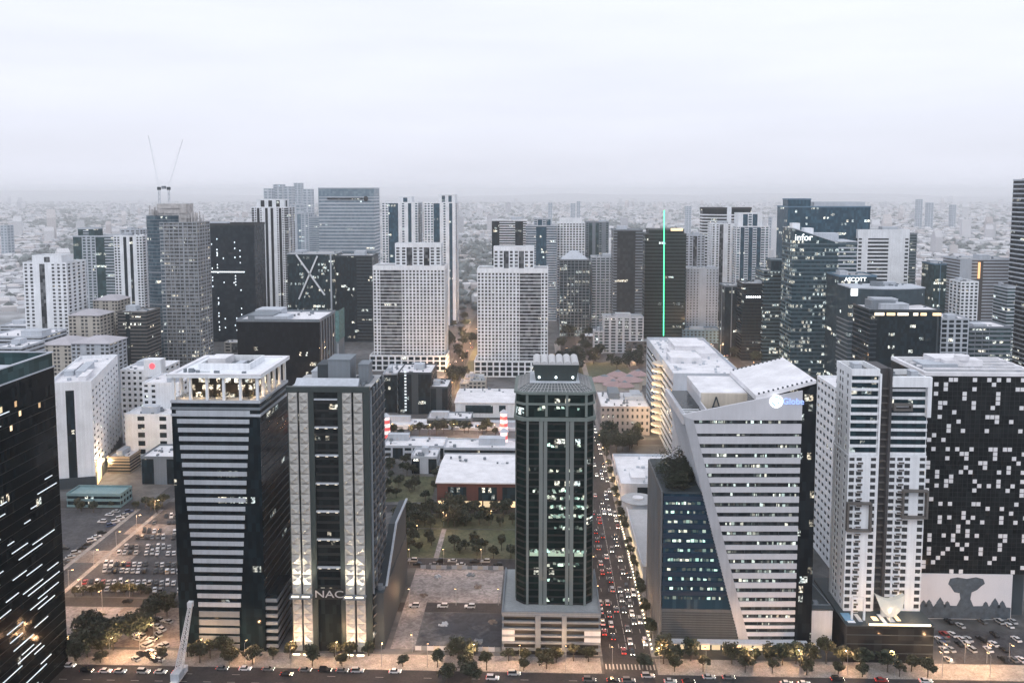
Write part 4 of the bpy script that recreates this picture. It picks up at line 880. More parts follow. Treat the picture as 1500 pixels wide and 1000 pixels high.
T(OT, 'pale hazy tower standing behind the ladder-patterned white tower', 418, 452, 312, 1500, 40, 'wwsgww', 'www', wl=LGREY, gl=G_PALE); T(OT, 'low grey glass shoulder block beside the pale blue glass tower', 452, 467, 318, 1340, 30, 'rr', 'rr', wl=LGREY, gl=G_PALE)
def x_brace():
    Y = 1015; r = T(OT, 'dark glass office tower with a big white diagonal cross on its face', 420, 490, 371, Y, 40, 'gggggm', 'ggg', wl=LGREY, gl=G_OFF, fh=4, parapet=.8)
    a = V(455, 371, Y); P = lambda px, py: (V(px, py, Y).x - a.x, -20.6, V(px, py, Y).z)
    for p, q in (((434, 373), (476, 432)), ((465, 375), (438, 438))): part('diagonal_brace', MB().bar(P(*p), P(*q), 1.2), WHITE, r)
x_brace()
T(OT, 'black glass office tower joined to the tower with the diagonal cross', 491, 545, 374, 1005, 42, 'ggggbbb'.replace('b', 'r'), 'ggg', wl=DGREY, gl=G_DARK, fh=4, band=.3)
T(RT, 'blue and white residential tower with rounded blue glass bays', 559, 612, 296, 1150, 44, 'wwgggswsgsw', 'wgwgw', extra=((.45, .8, .2, .8, 288, dict(pf='sgs', ps='ss')),), wl=WHITE, gl=G_BLUE, group='blue and white twin towers')
T(RT, 'blue and white residential tower with tall white corner fins', 621, 667, 296, 1135, 44, 'wwwggswsgs', 'wgwsw', extra=((.45, .98, .1, .8, 285, dict(pf='sgsgs', ps='ss')),), wl=WHITE, gl=G_BLUE, group='blue and white twin towers')
for lab, a, b, t, tc, f0, f1, Y in (('white residential slab tower with a crown of openings, beside the black glass towers', 546, 651, 389, 356, .28, .93, 850), ('white residential slab tower with a crown of openings, beside the round plaza', 699, 803, 393, 361, .22, .80, 825)):
    r = T(RT, lab, a, b, t, Y, 32, 'wwddddddwwwwwwwwwwww' if a < 600 else 'wwwwwwwwwwwwddddddww', 'wwwww', group='white slab towers', extra=((f0, f1, .45, .98, tc, dict(pf='wwgwwgww', ps='ww', parapet=.8)),), wl=WHITE, gl=G_RES, fh=3.35, band=.34, pier=.42, top_solid=3.5)
    b0 = V(a - 4, 545, Y - 8); b1 = V(b + 3, 545, Y - 8); h = 15; w = b1.x - b0.x
    pd = thing('white_podium', 'white framed podium under ' + lab.split(' with')[0] + (' by the black glass towers' if a < 600 else ' by the round plaza'), 'podium', ((b0.x + b1.x) / 2, Y + 6, 0)); block(pd, 0, 0, w, 30, 0, h, 'wwwwwwwwwwww', 'wwww', fh=5, band=.25, pier=.25, gl=G_DARK)
# --- centre
T(RT, 'dark banded tower with a blue glass corner behind the white slab by the plaza', 720, 772, 322, 1190, 36, 'ggrrrrggr', 'rrr', wl=WHITE, gl=G_DARK, band=.4)
T(RT, 'banded tower with blue glass strip and a small rooftop cube row', 770, 816, 330, 1180, 36, 'rrggrr', 'rrr', wl=LGREY, gl=G_BLUE, band=.5, extra=((.25, .8, .2, .8, 320, dict(pf='wgwg', ps='ww')),))
T(RT, 'pale tower with a fine white window grid under a flat crown', 816, 857, 326, 1195, 36, 'wwwwwwwww', 'wwww', wl=WHITE, gl=G_DARK, fh=3.6, extra=((.1, .9, .1, .9, 320, dict(pf='ssss', ps='ss')),))
T(RT, 'grey hazy tower with vertical ribs behind the pyramid-roofed block', 858, 892, 325, 1260, 36, 'wgsgwsw', 'www', wl=GREY, gl=G_TEAL)
r = T(OT, 'grey glass office block with a small pyramid roof and many lit windows', 820, 864, 380, 1050, 34, 'wwwwwwww', 'wwww', wl=GREY, gl=G_OFF, fh=3.8, band=.22, pier=.18, kit=0)
z = V(842, 380, 1050).z; mb = MB(); w = 16; mb.v = [(-w, -15, z), (w, -15, z), (w, 15, z), (-w, 15, z), (-4, -3, z + 10), (4, -3, z + 10), (4, 3, z + 10), (-4, 3, z + 10)]; mb.f = [(0, 1, 5, 4), (1, 2, 6, 5), (2, 3, 7, 6), (3, 0, 4, 7), (4, 5, 6, 7)]; part('pyramid_roof', mb, LGREY, r)
T(RT, 'thin grey tower of narrow balconies beside the pyramid-roofed block', 867, 900, 376, 1060, 30, 'bwbwb', 'wb', wl=LGREY, gl=G_TEAL)
T(OT, 'charcoal tower between pale corner columns', 899, 942, 336, 975, 36, 'rgggggrr', 'rgr', wl=GREY, gl=glass('charcoal_glass', (.028, .033, .036), (.05, .055, .06), lit=.02), band=.45)
T('low_office', 'grey low block with a wide window grid at the foot of the charcoal tower', 884, 943, 464, 945, 26, 'wwwwww', 'www', cat='building', wl=LGREY, gl=G_OFF, band=.35)
T('low_office', 'narrow ivy-sided low block at the foot of the charcoal tower', 870, 884, 485, 940, 20, 'ww', 'ww', cat='building', wl=LGREY, gl=G_TEAL)
def green_line():
    Y = 1015; r = T(OT, 'dark green glass office tower with one thin green light line up its face', 945, 1006, 342, Y, 40, 'rrrrrrrr', 'rrr', wl=GREENP, gl=G_GREEN, fh=4.2, band=.3, extra=((.1, .95, .1, .9, 336, dict(pf='gggg', ps='gg')),))
    a = V(975.5, 342, Y); p = V(973, 308, Y - 1); q = V(972, 494, Y - 1); part('light_line', MB().bar((p.x - a.x, -20.9, p.z), (q.x - a.x, -20.9, 8), .75), GLOW_GREEN, r)
    part('roof_lamp', MB().box(6, 20, -19, -17, a.z + 3, a.z + 6), WARMWALL, r)
green_line()
T(RT, 'pale hazy flat-topped tower beyond the green-lined tower', 1004, 1033, 344, 1150, 30, 'wwgww', 'www', wl=LGREY, gl=G_RES)
def drum_top():
    Y = 1230; a, b = V(1032, 310, Y), V(1104, 310, Y); xc = (a.x + b.x) / 2; w = b.x - a.x; h = V(1068, 304, Y).z
    r = thing(OT, 'black and white striped tower with a dark curved top split by a white fin', 'tower', (xc, Y, 0)); n = 20
    pts = [(-w / 2 + w * t / n, 14 - 14 * math.sin(math.pi * t / n)) for t in range(n + 1)] + [(w / 2, 34), (-w / 2, 34)]
    part('glass_wall', MB().prism(pts, 0, h - 3), G_BLACK, r); sm = MB()
    for k in range(int(h / 4.4) - 1): sm.prism([(x * 1.01, y - .4) for x, y in pts], k * 4.4, k * 4.4 + 1.7)
    part('spandrel_grid', sm, WHITE, r, stuff=True); part('roof', MB().prism([(x * 1.02, y - .5) for x, y in pts], h - 3, h), BLACKM, r); part('white_fin', MB().box(-3, 3, -2, 30, h * .3, h + 1), WHITE, r)
drum_top()
T(RT, 'white tower with round window motif in front of the curved-top tower', 1043, 1077, 327, 1190, 30, 'wwgsws', 'www', wl=WHITE, gl=G_RES, pier=.5)
T(RT, 'white residential tower with blue glass balcony columns', 1079, 1127, 331, 1170, 34, 'wgbgbgbw', 'wbw', wl=WHITE, gl=G_BLUE, extra=((.08, .82, .2, .9, 312, dict(pf='sgwgs', ps='ss')),))
T(RT, 'grey tower with small square windows either side of a plain spine', 1006, 1053, 393, 1045, 32, 'wwwwsswwww', 'wwww', wl=LGREY, gl=G_RES, fh=3.4, pier=.6, band=.5)
T('low_office', 'blue tiled low block at the foot of the square-windowed grey tower', 1000, 1055, 483, 1010, 24, 'wwwwwwwwww', 'www', cat='building', wl=BLUEW, gl=G_DARK, pier=.5)
# --- east cluster
T(OT, 'slim dark office tower with a white sign on its corner', 1062, 1090, 418, 930, 30, 'gmgm', 'gmg', wl=GREY, gl=G_DARK)
r = T(OT, 'black office tower with a lit name strip under its pale roof', 1088, 1121, 415, 905, 30, 'rrrr', 'rrr', wl=BLACKM, gl=G_DARK, band=.3); h = V(1104, 435, 905).z
for k in range(7): part('sign_letter', MB().box(-8 + k * 2.3, -6.6 + k * 2.3, -15.4, -15.1, h - 1, h + 1.2), SIGNW, r)
T(OT, 'dark teal office tower with wedge-shaped lit floors beside the long tower', 1119, 1166, 396, 900, 36, 'rrrrrr', 'rrrr', wl=wall('slate_band', (.075, .125, .155)), gl=G_OFF, fh=3.9, band=.3, extra=((.3, .95, .3, .9, 380, dict(pf='gg', ps='gg')),))
T(OT, 'tall blue glass tower with a pale roof behind the tilted glass tower', 1154, 1276, 302, 980, 44, 'gggggggggg', 'ggg', wl=BLUEW, gl=G_BLUE, extra=((.0, .28, .0, .5, 291, dict(pf='ggg', ps='gg')), (.36, .98, .3, .95, 296, dict(pf='ssss', ps='ss', wl=LGREY))))
def infor():
    Y = 830; a, b = V(1163, 335, Y), V(1228, 356, Y); c_ = V(1256, 335, Y); xc = a.x; w1 = b.x - a.x; w2 = c_.x - a.x; h0, h1 = a.z, b.z
    r = thing(OT, 'long teal office tower with a sloping roof, lit windows and a white sign', 'tower', (xc, Y, 0)); D = 38
    part('glass_wall', MB().prism_xz([(0, 0), (w2, 0), (w2, h1 + 1), (w1, h1), (0, h0)], 0, D), glass('tilted_tower_glass', (.014, .04, .054), (.036, .08, .10), bay=2, fl=3.9, lit=.2, warm=.45, lits=.7), r); sm = MB(); k = 0
    while k * 3.9 < h1 - 1: sm.box(-.2, w1, -.35, .2, k * 3.9, k * 3.9 + 1.2); sm.box(w1 + .03, w2 + .2, -.6, .2, k * 3.9, k * 3.9 + 1.9); sm.box(-.35, .1, .3, D, k * 3.9, k * 3.9 + 1.2); k += 1
    part('spandrel_grid', sm, wall('slate_band', (.075, .125, .155)), r, stuff=True)
    sg2 = MB()
    for k in range(int(h1 / 3.9)): sg2.box(w1 + .05, w2 + .25, -.75, -.62, k * 3.9 + .1, k * 3.9 + 1.4)
    part('pale_band_grid', sg2, LGREY, r, stuff=True)
    part('roof', MB().prism_xz([(0, h0), (w1, h1), (w1, h1 + .8), (0, h0 + .8)], -.4, D + .3), LGREY, r); part('roof', MB().box(w1 + .03, w2 + .3, -.8, D, h1 + 1, h1 + 1.8), LGREY, r)
    part('plant_room', MB().box(w1 * .55, w1 * 1.1, 12, 26, h1 + .9, h1 + 9), LGREY, r); part('plant_room', MB().box(w1 * .3, w1 * .5, 8, 18, h1 + 3, h1 + 14), WHITE, r); part('plant_room', MB().box(1, 8, 8, 18, h0 - 2, h0 + 5), WHITE, r)
    p = V(1177, 348, Y); lettering('sign_lettering', 'infor', 9.0, (p.x - xc, -.6, p.z), (math.pi / 2, 0, 0), SIGNW, r, .2)
infor()
T(RT, 'blank white tower with dark horizontal slots up the middle of its face', 1257, 1333, 336, 975, 40, 'wsrrrrssww'.replace('ww', 'sw'), 'sgg', wl=WHITE, gl=G_DARK, fh=4.2, band=.45, top_solid=9)
T(RT, 'grey balcony wing joined to the blank white tower', 1333, 1344, 342, 985, 36, 'rr', 'rr', wl=GREY, gl=G_TEAL)
def ascott():
    Y = 796; r = T(OT, 'slate blue glass tower lettered ASCOTT behind the curved dark block', 1229, 1285, 403, Y, 34, 'gggggg', 'ggg', wl=BLUEW, gl=glass('slate_glass', (.03, .05, .065), (.05, .075, .09), lit=.05)); a = V(1257, 403, Y); p = V(1253, 407, Y); lettering('sign_lettering', 'ASCOTT', 5.2, (p.x - a.x, -17.4, p.z - 1.5), (math.pi / 2, 0, 0), SIGNW, r, .2)
ascott()
def curved_block():
    Y = 752; a, b = V(1250, 440, Y), V(1362, 440, Y); xc = (a.x + b.x) / 2; w = b.x - a.x; h = V(1300, 424, Y).z; n = 14
    r = thing(OT, 'broad slate glass block with a rounded corner and a small white square sign', 'tower', (xc, Y, 0))
    pts = [(-w / 2 + w * t / n, 10 - 10 * math.sin(math.pi * t / n)) for t in range(n + 1)] + [(w / 2, 40), (-w / 2, 40)]
    part('glass_wall', MB().prism(pts, 0, h), glass('slate_glass2', (.035, .055, .068), (.05, .075, .09), lit=.04), r); sm = MB()
    for k in range(int(h * .75 / 4)): sm.prism([(x * 1.005, y - .3) for x, y in pts], k * 4, k * 4 + 1)
    part('spandrel_grid', sm, GREY, r, stuff=True); part('roof', MB().prism([(x * 1.01, y - .4) for x, y in pts], h, h + 1), LGREY, r); roof_kit(r, -w * .3, w * .4, 14, 36, h + 1, 14, 2, 3)
    p = V(1254.5, 429, Y); part('sign_board', MB().box(p.x - xc - 2.8, p.x - xc + 2.8, 4.4, 5.6, p.z - 3, p.z + 3), SIGNW, r)
curved_block()
T(OT, 'black glass office block with glowing top floor strip and white roof plant', 1275, 1380, 453, 720, 40, 'rggggggggm', 'rrrr', wl=DGREY, gl=G_DARK, fh=4, band=.25, big=3, kit=10, hmax=7, roof=ROOF)
h = V(1320, 460, 719.8); lt = thing('lit_floor_sign', 'warm lit strip along the top floor of the black office block', 'sign', tuple(h))
for k, (a, b) in enumerate(((-22, -14), (-12, -5), (-3, 6), (26, 33), (10, 14), (16, 21))): part('lit_panel', MB().box(a, b, -.4, -.1, -1.2, 1.2), WARMWALL if k % 2 else glow('cream_light', (1, .85, .65), 1.1), lt)
T(OT, 'pale grid-fronted block beside the black office block', 1379, 1420, 466, 735, 30, 'wwww', 'rrr', wl=LGREY, gl=G_DARK, fh=4.2, band=.3, pier=.3, roof=ROOF)
T(OT, 'grey curved-balcony block below the banded brown tower', 1419, 1482, 478, 745, 34, 'bbbrrr', 'bbb', wl=GREY, gl=G_TEAL, fh=3.8, roof=ROOF)
T(OT, 'teal glass tower beside the banded brown tower', 1369, 1406, 386, 960, 32, 'gmgmgm', 'ggg', wl=BLUEW, gl=G_TEAL)
T(RT, 'banded brown and white tower with a lit orange stair column', 1407, 1484, 379, 930, 40, 'ssrgrrrrr', 'rrrr', wl=LGREY, gl=wall('brown_wall', (.085, .08, .08)), band=.45)
p = V(1433, 415, 928); ls = thing('stair_light', 'orange lit stair column on the banded brown tower', 'light', (p.x, p.y, 0)); part('light_column', MB().box(-1.2, 1.2, -.6, -.2, V(1433, 408, 928).z, V(1433, 384, 928).z), glow('orange_light', (1, .55, .25), .9), ls)
T('low_office', 'white gridded cube building in front of the banded brown tower', 1408, 1434, 412, 850, 24, 'wwww', 'www', cat='building', wl=WHITE, gl=G_DARK, pier=.4)
T(RT, 'very tall black and white striped tower rising above the horizon', 1514, 1570, 262, 850, 36, 'rrrrrr', 'rrrr', wl=LGREY, gl=G_BLACK, fh=4.6, band=.3)
T(RT, 'narrow striped shaft standing against the very tall striped tower', 1476, 1488, 420, 850, 26, 'rr', 'rr', wl=LGREY, gl=G_TEAL, band=.35)
# white slotted building seen between the slanting tower and the white flats
def slotted():
    X = G(1228, 700).x * 0 + V(1229, 570, 395).x; Yn, Yfar = 396, 426; h = V(1229, 570, 396).z - 1
    r = thing('slotted_block', 'white building with rows of small dark windows behind the white residential tower', 'building', (X + 12, (Yn + Yfar) / 2, 0)); block(r, 0, 0, 24, Yfar - Yn, 0, h, 'wwww', 'wwwwww', fh=4.2, band=.55, pier=.4, wl=WHITE, gl=G_DARK, roof=ROOF); roof_kit(r, -10, 10, -12, 12, h, 8, 1, 3)
slotted()

# ---------------------------------------------------------------- middle distance: mid-rise blocks, halls and shops
def smoked_block():
    r = T('smoked_glass_block', 'black glass mid-rise with a pale framed roof behind the striped tower', 346, 468, 467, 600, 48, 'ggggggggggg', 'mmmmmm', cat='building', wl=GREY, gl=glass('smoked_block_glass', (.006, .009, .012), (.012, .016, .02), lit=.03, warm=.8, bay=1.5), parapet=1.5, kit=14, big=3, roof=ROOF)
    g = thing('netted_block', 'unfinished block wrapped in teal safety netting beside the black mid-rise', 'building', tuple(G(487, 545)))
    P = lambda py: V(487, py, G(487, 545).y).z; w = 7
    part('frame', MB().box(-w, w, 0, 24, 0, P(462)), GREY, g); part('netting', MB().box(-w - .5, w + .5, -.6, -.2, P(500), P(455)).box(w + .1, w + .5, -.1, 24, P(498), P(455)), wall('teal_net', (.10, .22, .22), scale=.4, var=.5), g)
    for k in range(5): part('fin', MB().box(-w + k * 3.2, -w + k * 3.2 + .8, -.9, -.1, 0, P(503)), LGREY, g)
smoked_block()
def hotel():
    c = G(140, 712); h = V(138, 563, c.y).z; w, d = 24, 88; t = math.radians(17); lx, ly = w / 2, -d / 2
    ox = c.x - (lx * math.cos(t) - ly * math.sin(t)); oy = c.y - (lx * math.sin(t) + ly * math.cos(t))
    r = thing('white_hotel', 'white slab hotel with small square windows, turned away from the street grid', 'building', (ox, oy, 0), t)
    block(r, 0, 0, w, d, 0, h, 'wsgss', 'wwwwwwwww', fh=4.0, band=.58, pier=.55, wl=WHITE, gl=G_DARK, near=True, parapet=2.2, roof=ROOF, first=2, top_solid=3)
    part('entrance_base', MB().box(-w / 2 - .5, w / 2 + .6, -d / 2 - .6, d / 2, 0, 6.5), DGREY, r); roof_kit(r, -w / 2 + 2, w / 2 - 2, -d / 2 + 3, d / 2 - 3, h, 14, 4, 7, (ROOF, LGREY))
    part('lit_panel', MB().box(w / 2 + .65, w / 2 + 1, -d / 2 + 2, -d / 2 + 14, .5, 15), WARMWALL, r); point(r, (w / 2 + 5, -d / 2 + 6, 14), 14000, WARM); point(r, (w / 2 + 4, -d / 2 + 24, 8), 6000, WARM)
    a = T('rusty_annex', 'low ochre annex with horizontal slats beside the white hotel', 156, 190, 668, 525, 30, 'rrr', 'rrrrrr', cat='building', wl=wall('ochre', (.30, .25, .2)), gl=G_DARK, fh=2, roof=ROOF)
hotel()
LB = lambda name, label, a, b, t, Y, D, **k: T(name, label, a, b, t, Y, D, k.pop('pf', 'wwwww'), k.pop('ps', 'wwww'), cat=k.pop('cat', 'building'), **{**dict(roof=ROOF, wl=WHITE, gl=G_DARK, kit=8, big=1, fh=4), **k})
LB('white_office', 'white mid-rise with a red round sign on its stair tower', 176, 234, 541, 590, 34, pf='wwwwsww', band=.5, pier=.5)
sr = thing('round_sign', 'red round sign on the stair tower of the white mid-rise', 'sign', tuple(V(223, 536, 588))); part('disc', MB().prism_xz([(2 * math.cos(t * math.pi / 10), 2 * math.sin(t * math.pi / 10)) for t in range(20)], -.4, -.1), SIGNR, sr); part('tower_wall', MB().box(-6, 6, -.08, 8, -8, 4.5), WHITE, sr)
LB('white_office', 'white stepped mid-rise next to the striped tower', 208, 262, 560, 560, 30, pf='wwsss', band=.5, pier=.5)
LB('white_shed', 'long white low building with lit forecourt behind the car park', 182, 262, 606, 540, 20, pf='swsws', fh=6)
LB('dark_pavilion', 'flat-roofed dark pavilion at the head of the car park', 206, 262, 668, 505, 26, pf='gsg', wl=GREY, fh=6)
LB('teal_roofed_shed', 'long teal-roofed shed at the foot of the white hotel', 97, 176, 722, 466, 14, pf='rrrr', wl=TEALR, roof=TEALR, fh=4, kit=0)
LB('dark_loft', 'dark loft building with pale frame beside the tower lettered NAC', 561, 582, 546, 680, 36, pf='gg', wl=LGREY, fh=5); LB('dark_loft', 'charcoal loft building with a column of white lights', 583, 632, 545, 676, 36, pf='ggsgg', wl=DGREY, kit=12)
LB('dark_loft', 'smaller charcoal loft building with a pale pitched roof', 630, 656, 566, 672, 30, pf='gsg', wl=DGREY)
lc = thing('light_column', 'column of small white lights on the charcoal loft building', 'light', (V(594, 570, 675).x, 675, 0))
for k in range(13): part('lamp', MB().box(-.8, .8, -.5, -.1, 3 + k * 2.6, 4.3 + k * 2.6), GLOW_S, lc)
def hall(name, label, a, b, front, back, base, wmat, fr=WHITE, big=True, glasses=((.02, .3), (.36, .62), (.68, .97)), lit=False):
    Y = G(700, base).y; A, B = V(a, front, Y), V(b, front, Y); w = (B.x - A.x) / 2; h = A.z; Yb = G(a, back, h).y; D = Yb - Y
    r = thing(name, label, 'hall', ((A.x + B.x) / 2, Y, 0)); part('wall', MB().box(-w, w, 0, D, 0, h), wmat, r)
    mb = MB().prism_yz([(-1, h), (-1, h + .7), (D * .5, h + 3.2), (D + 1, h + 1.2), (D + 1, h)], -w - .8, w + .8); part('roof', mb, ROOF, r)
    for x0, x1 in glasses: part('window', MB().box(-w + 2 * w * x0, -w + 2 * w * x1, -.25, .1, h * .3, h * .85), G_OFF, r)
    for k in range(int(2 * w / 6.5)):
        if lit: part('shopfront', MB().box(-w + .6 + k * 6.5, -w + 6.2 + k * 6.5, -.35, .05, .5, h * .27), WARMP if k % 3 else WARMWALL, r)
    roof_kit(r, -w + 2, w - 2, D * .5, D - 1, h + 2.4, 16, 0, int(a)); return r
hall('exhibition_hall', 'wide hall with a pale sheet roof, rust wall panels and lit shopfronts', 640, 800, 707, 668, 743, TERRA, lit=True, glasses=((.1, .27), (.38, .55), (.6, .85)))
hall('exhibition_hall', 'white-roofed hall with tall dark windows below the white slab by the plaza', 667, 790, 590, 571, 611, WHITE, glasses=((.12, .45), (.52, .6)))
LB('shop_row', 'row of low shops under stepped grey roofs behind the rust-panelled hall', 560, 650, 652, 560, 22, pf='wgwgwg', fh=5, wl=LGREY); LB('shop_row', 'row of low shops with a curved pale roof behind the rust-panelled hall', 650, 800, 655, 556, 22, pf='rrrrrr', fh=5, wl=LGREY)
LB('low_pavilion', 'dark glass pavilion with a pale fascia beside the sports lawn', 602, 640, 668, 530, 18, pf='gsg', wl=LGREY, fh=5)
LB('shop_row', 'white low shops with strip windows behind the tree-lined shopping lane', 560, 660, 622, 632, 18, pf='swswsw', fh=5); LB('shop_row', 'white low shops beside the red and white striped column', 664, 800, 626, 630, 16, pf='srsrsr', fh=5); LB('roof_pavilion', 'grey curved-roof pavilion above the low white shops', 625, 690, 612, 640, 20, pf='gggg', wl=GREY, fh=5)
def striped_column(px, py, label):
    g = G(px, py); r = thing('striped_column', label, 'column', tuple(g), 0, 'red and white striped columns')
    for k in range(6): part('ring', MB().cyl(0, 0, 3.1 - .12 * k, 3.0 - .12 * k, 2.6 * k, 2.6 * k + 2.55, 18), (glow('red_ring', (1, .16, .16), .35) if k % 2 == 0 else glow('pale_ring', (1, .82, .82), .7)), r)
    part('cap', MB().cyl(0, 0, 3.6, .5, 15.6, 18, 18), LGREY, r)
striped_column(738, 664, 'red and white striped lit column between the rust-panelled hall and shops'); striped_column(738, 634, 'red and white striped lit column beside the white low shops'); striped_column(566, 640, 'red and white striped lit column beside the tower lettered NAC')
# long hotel with curved lit balconies beyond the slanting tower
def curved_hotel():
    X0 = 89.0; Y0, Y1 = 560, 700; w = 46; h = V(988, 549, Y0).z - 1
    r = thing('balcony_hotel', 'long pale hotel with a stack of curved warm-lit balconies on its street side', 'building', (X0 + w / 2, (Y0 + Y1) / 2, 0)); D = Y1 - Y0
    block(r, 0, 0, w, D, 0, h, 'ssrrss', 'rrrrrrrr', fh=5, band=.5, wl=LGREY, gl=G_DARK, parapet=2.2, roof=ROOF, top_solid=3)
    me = MB(); n = 10; pts = [(-7 * math.sin(math.pi * t / n), -9 + 18 * t / n) for t in range(n + 1)]; me.prism(pts, 0, .9); mesh = me.mesh('curved_balcony', wall('balcony_stone', (.55, .5, .43)))
    gm = MB().prism([(x * .8, y * .8) for x, y in pts], -.5, -.12).mesh('soffit_light', glow('soffit_light', (1, .75, .45), 1.3))
    for k in range(11): inst('curved_balcony', mesh, (-w / 2, -D / 2 + 55, 5 + k * 5), r); inst('soffit_light', gm, (-w / 2, -D / 2 + 55, 5 + k * 5), r)
    for k in range(4): point(r, (-w / 2 - 11, -D / 2 + 50, 8 + k * 14), 7000, WARM, 1)
    part('plant_room', MB().box(-10, 12, 6, 40, h, h + 6).box(-10.4, 12.4, 5.6, 40.4, h + 6, h + 6.8), ROOF, r); part('plant_room', MB().box(-18, 4, -26, -4, h, h + 4), ROOF, r); roof_kit(r, -20, 20, -D / 2 + 4, D / 2 - 4, h, 60, 3, 5, (ROOF, LGREY))
    part('front_terrace', MB().box(-w / 2 + 4, w / 2 - 2, -D / 2 - 22, -D / 2 - .2, 0, h - 10), LGREY, r)
curved_hotel()
LB('old_stone_block', 'grey stone block with a grid of small dark windows and a white roof court', 880, 952, 595, 622, 50, pf='wwwwwwwwww', wl=wall('old_stone', (.30, .28, .28)), fh=5, pier=.6, band=.5, kit=20, big=3)
def pink_roofs():
    for i, (px, py, s) in enumerate(((885, 556, 14), (905, 549, 11), (922, 556, 13), (898, 563, 10), (934, 548, 10), (915, 565, 9))):
        g = G(px, py, 9); r = thing('pink_roofed_pavilion', 'many-sided pavilion with a pink tiled roof behind the grey stone block', 'pavilion', (g.x, g.y, 0), 0, 'pink-roofed pavilions')
        part('wall', MB().cyl(0, 0, s * .9, s * .9, 0, 9, 8), BEIGE, r); part('roof', MB().cyl(0, 0, s, s * .3, 9, 12.5, 8), PINKR, r); part('vent_cap', MB().cyl(0, 0, s * .28, s * .05, 12.5, 14, 8), GREY, r)
pink_roofs()
def street_side_row():
    r = thing('ramp_roofed_arcade', 'low arcade with a long plain grey roof along the busy street', 'building', (54, 415, 0)); part('wall', MB().box(-6, 6.5, -36, 34, 0, 8.4), LGREY, r); part('roof', MB().box(-6.4, 6.8, -36.4, 34.4, 8.4, 9), wall('grey_roof_plain', (.42, .42, .43)), r)
    part('parapet', MB().box(-6.6, -6.1, -36.4, 34.4, 9, 10.2), LGREY, r)
    for k in range(11): part('shopfront', MB().box(-6.3, -5.9, -33 + k * 6, -29 + k * 6, .6, 4), WARMP, r)
    d = thing('drum_building', 'low drum-shaped building with a flat pale roof at the end of the arcade', 'building', (55, 461, 0)); part('wall', MB().cyl(0, 0, 9, 9, 0, 10, 28), LGREY, d); part('roof', MB().cyl(0, 0, 9.4, 9.4, 10, 10.6, 28), ROOFG, d); part('roof_drum', MB().cyl(0, 0, 3, 3, 10.6, 11.6, 20), ROOF, d)
    b = thing('white_roofed_shop', 'white-roofed low shop building with ducts on top beyond the drum building', 'building', (66, 505, 0)); block(b, 0, 0, 38, 56, 0, 12, 'sgss', 'wwwww', fh=5, wl=LGREY, gl=G_DARK, roof=ROOF, near=True, parapet=1.6); roof_kit(b, -16, 16, -24, 24, 12, 18, 2, 4, (ROOF, LGREY))
    for k in range(6): part('shopfront', MB().box(-19.3, -19.05, -26 + k * 9, -20 + k * 9, .5, 4.5), WARMP, b)
street_side_row()
# infill of small low buildings between the blocks
q = random.Random(33)
def infill(n, x0, x1, y0, y1, label, grp, hs=(6, 14)):
    for i in range(n):
        px, py = q.uniform(x0, x1), q.uniform(y0, y1); g = G(px, py); w, d, h = q.uniform(14, 30), q.uniform(12, 24), q.uniform(*hs)
        if XS0 - 12 - w / 2 < g.x < XS1 + 8 + w / 2 or -96 - w / 2 < g.x < -72 + w / 2: continue
        pt, wn_ = q.choice((('wwww', 'square-windowed'), ('rrr', 'strip-windowed'), ('wgw', 'glass-fronted'))); wl_, cn_ = q.choice(((WHITE, 'white'), (LGREY, 'light grey'), (BEIGE, 'beige'), (BROWN, 'brown'))); rf_, rn_ = q.choice(((ROOF, 'pale-roofed'), (ROOFG, 'grey-roofed')))
        r = thing('low_building', f'{cn_} {wn_} {rn_} ' + label.replace('small pale ', '').replace('small ', ''), 'building', (g.x, g.y, 0), 0, grp); block(r, 0, 0, w, d, 0, h, pt, 'www', fh=4, wl=wl_, gl=G_RES, roof=rf_, parapet=.8); roof_kit(r, -w / 2 + 1.5, w / 2 - 1.5, -d / 2 + 1.5, d / 2 - 1.5, h, 4, 1, i)
infill(9, 655, 700, 500, 575, 'small pale low-rise among trees between the two white slab towers', 'low-rises between the white slabs')
infill(16, 815, 940, 480, 535, 'small pale low-rise among trees around the round plaza', 'low-rises round the plaza')
infill(16, 1060, 1480, 470, 540, 'small low-rise at the foot of the eastern glass towers', 'low-rises among the eastern towers', (8, 30))
infill(16, 10, 400, 440, 520, 'small low-rise among the beige hipped-roof blocks', 'low-rises among the beige blocks', (8, 26))
infill(10, 565, 660, 470, 600, 'small low-rise behind the charcoal loft buildings', 'low-rises behind the lofts')
# far pale towers
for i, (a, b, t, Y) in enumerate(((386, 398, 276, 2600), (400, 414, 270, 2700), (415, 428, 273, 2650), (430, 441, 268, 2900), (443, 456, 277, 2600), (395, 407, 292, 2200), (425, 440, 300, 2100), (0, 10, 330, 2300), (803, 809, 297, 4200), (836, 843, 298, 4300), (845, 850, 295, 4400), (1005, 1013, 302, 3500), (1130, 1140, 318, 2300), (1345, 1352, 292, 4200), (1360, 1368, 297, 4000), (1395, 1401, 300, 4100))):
    T('far_tower', 'pale distant high-rise fading into the haze beyond the district', a, b, t, Y, 30, 'ww', 'ww', group='distant high-rises', wl=LGREY, gl=G_PALE, fh=8, kit=0)

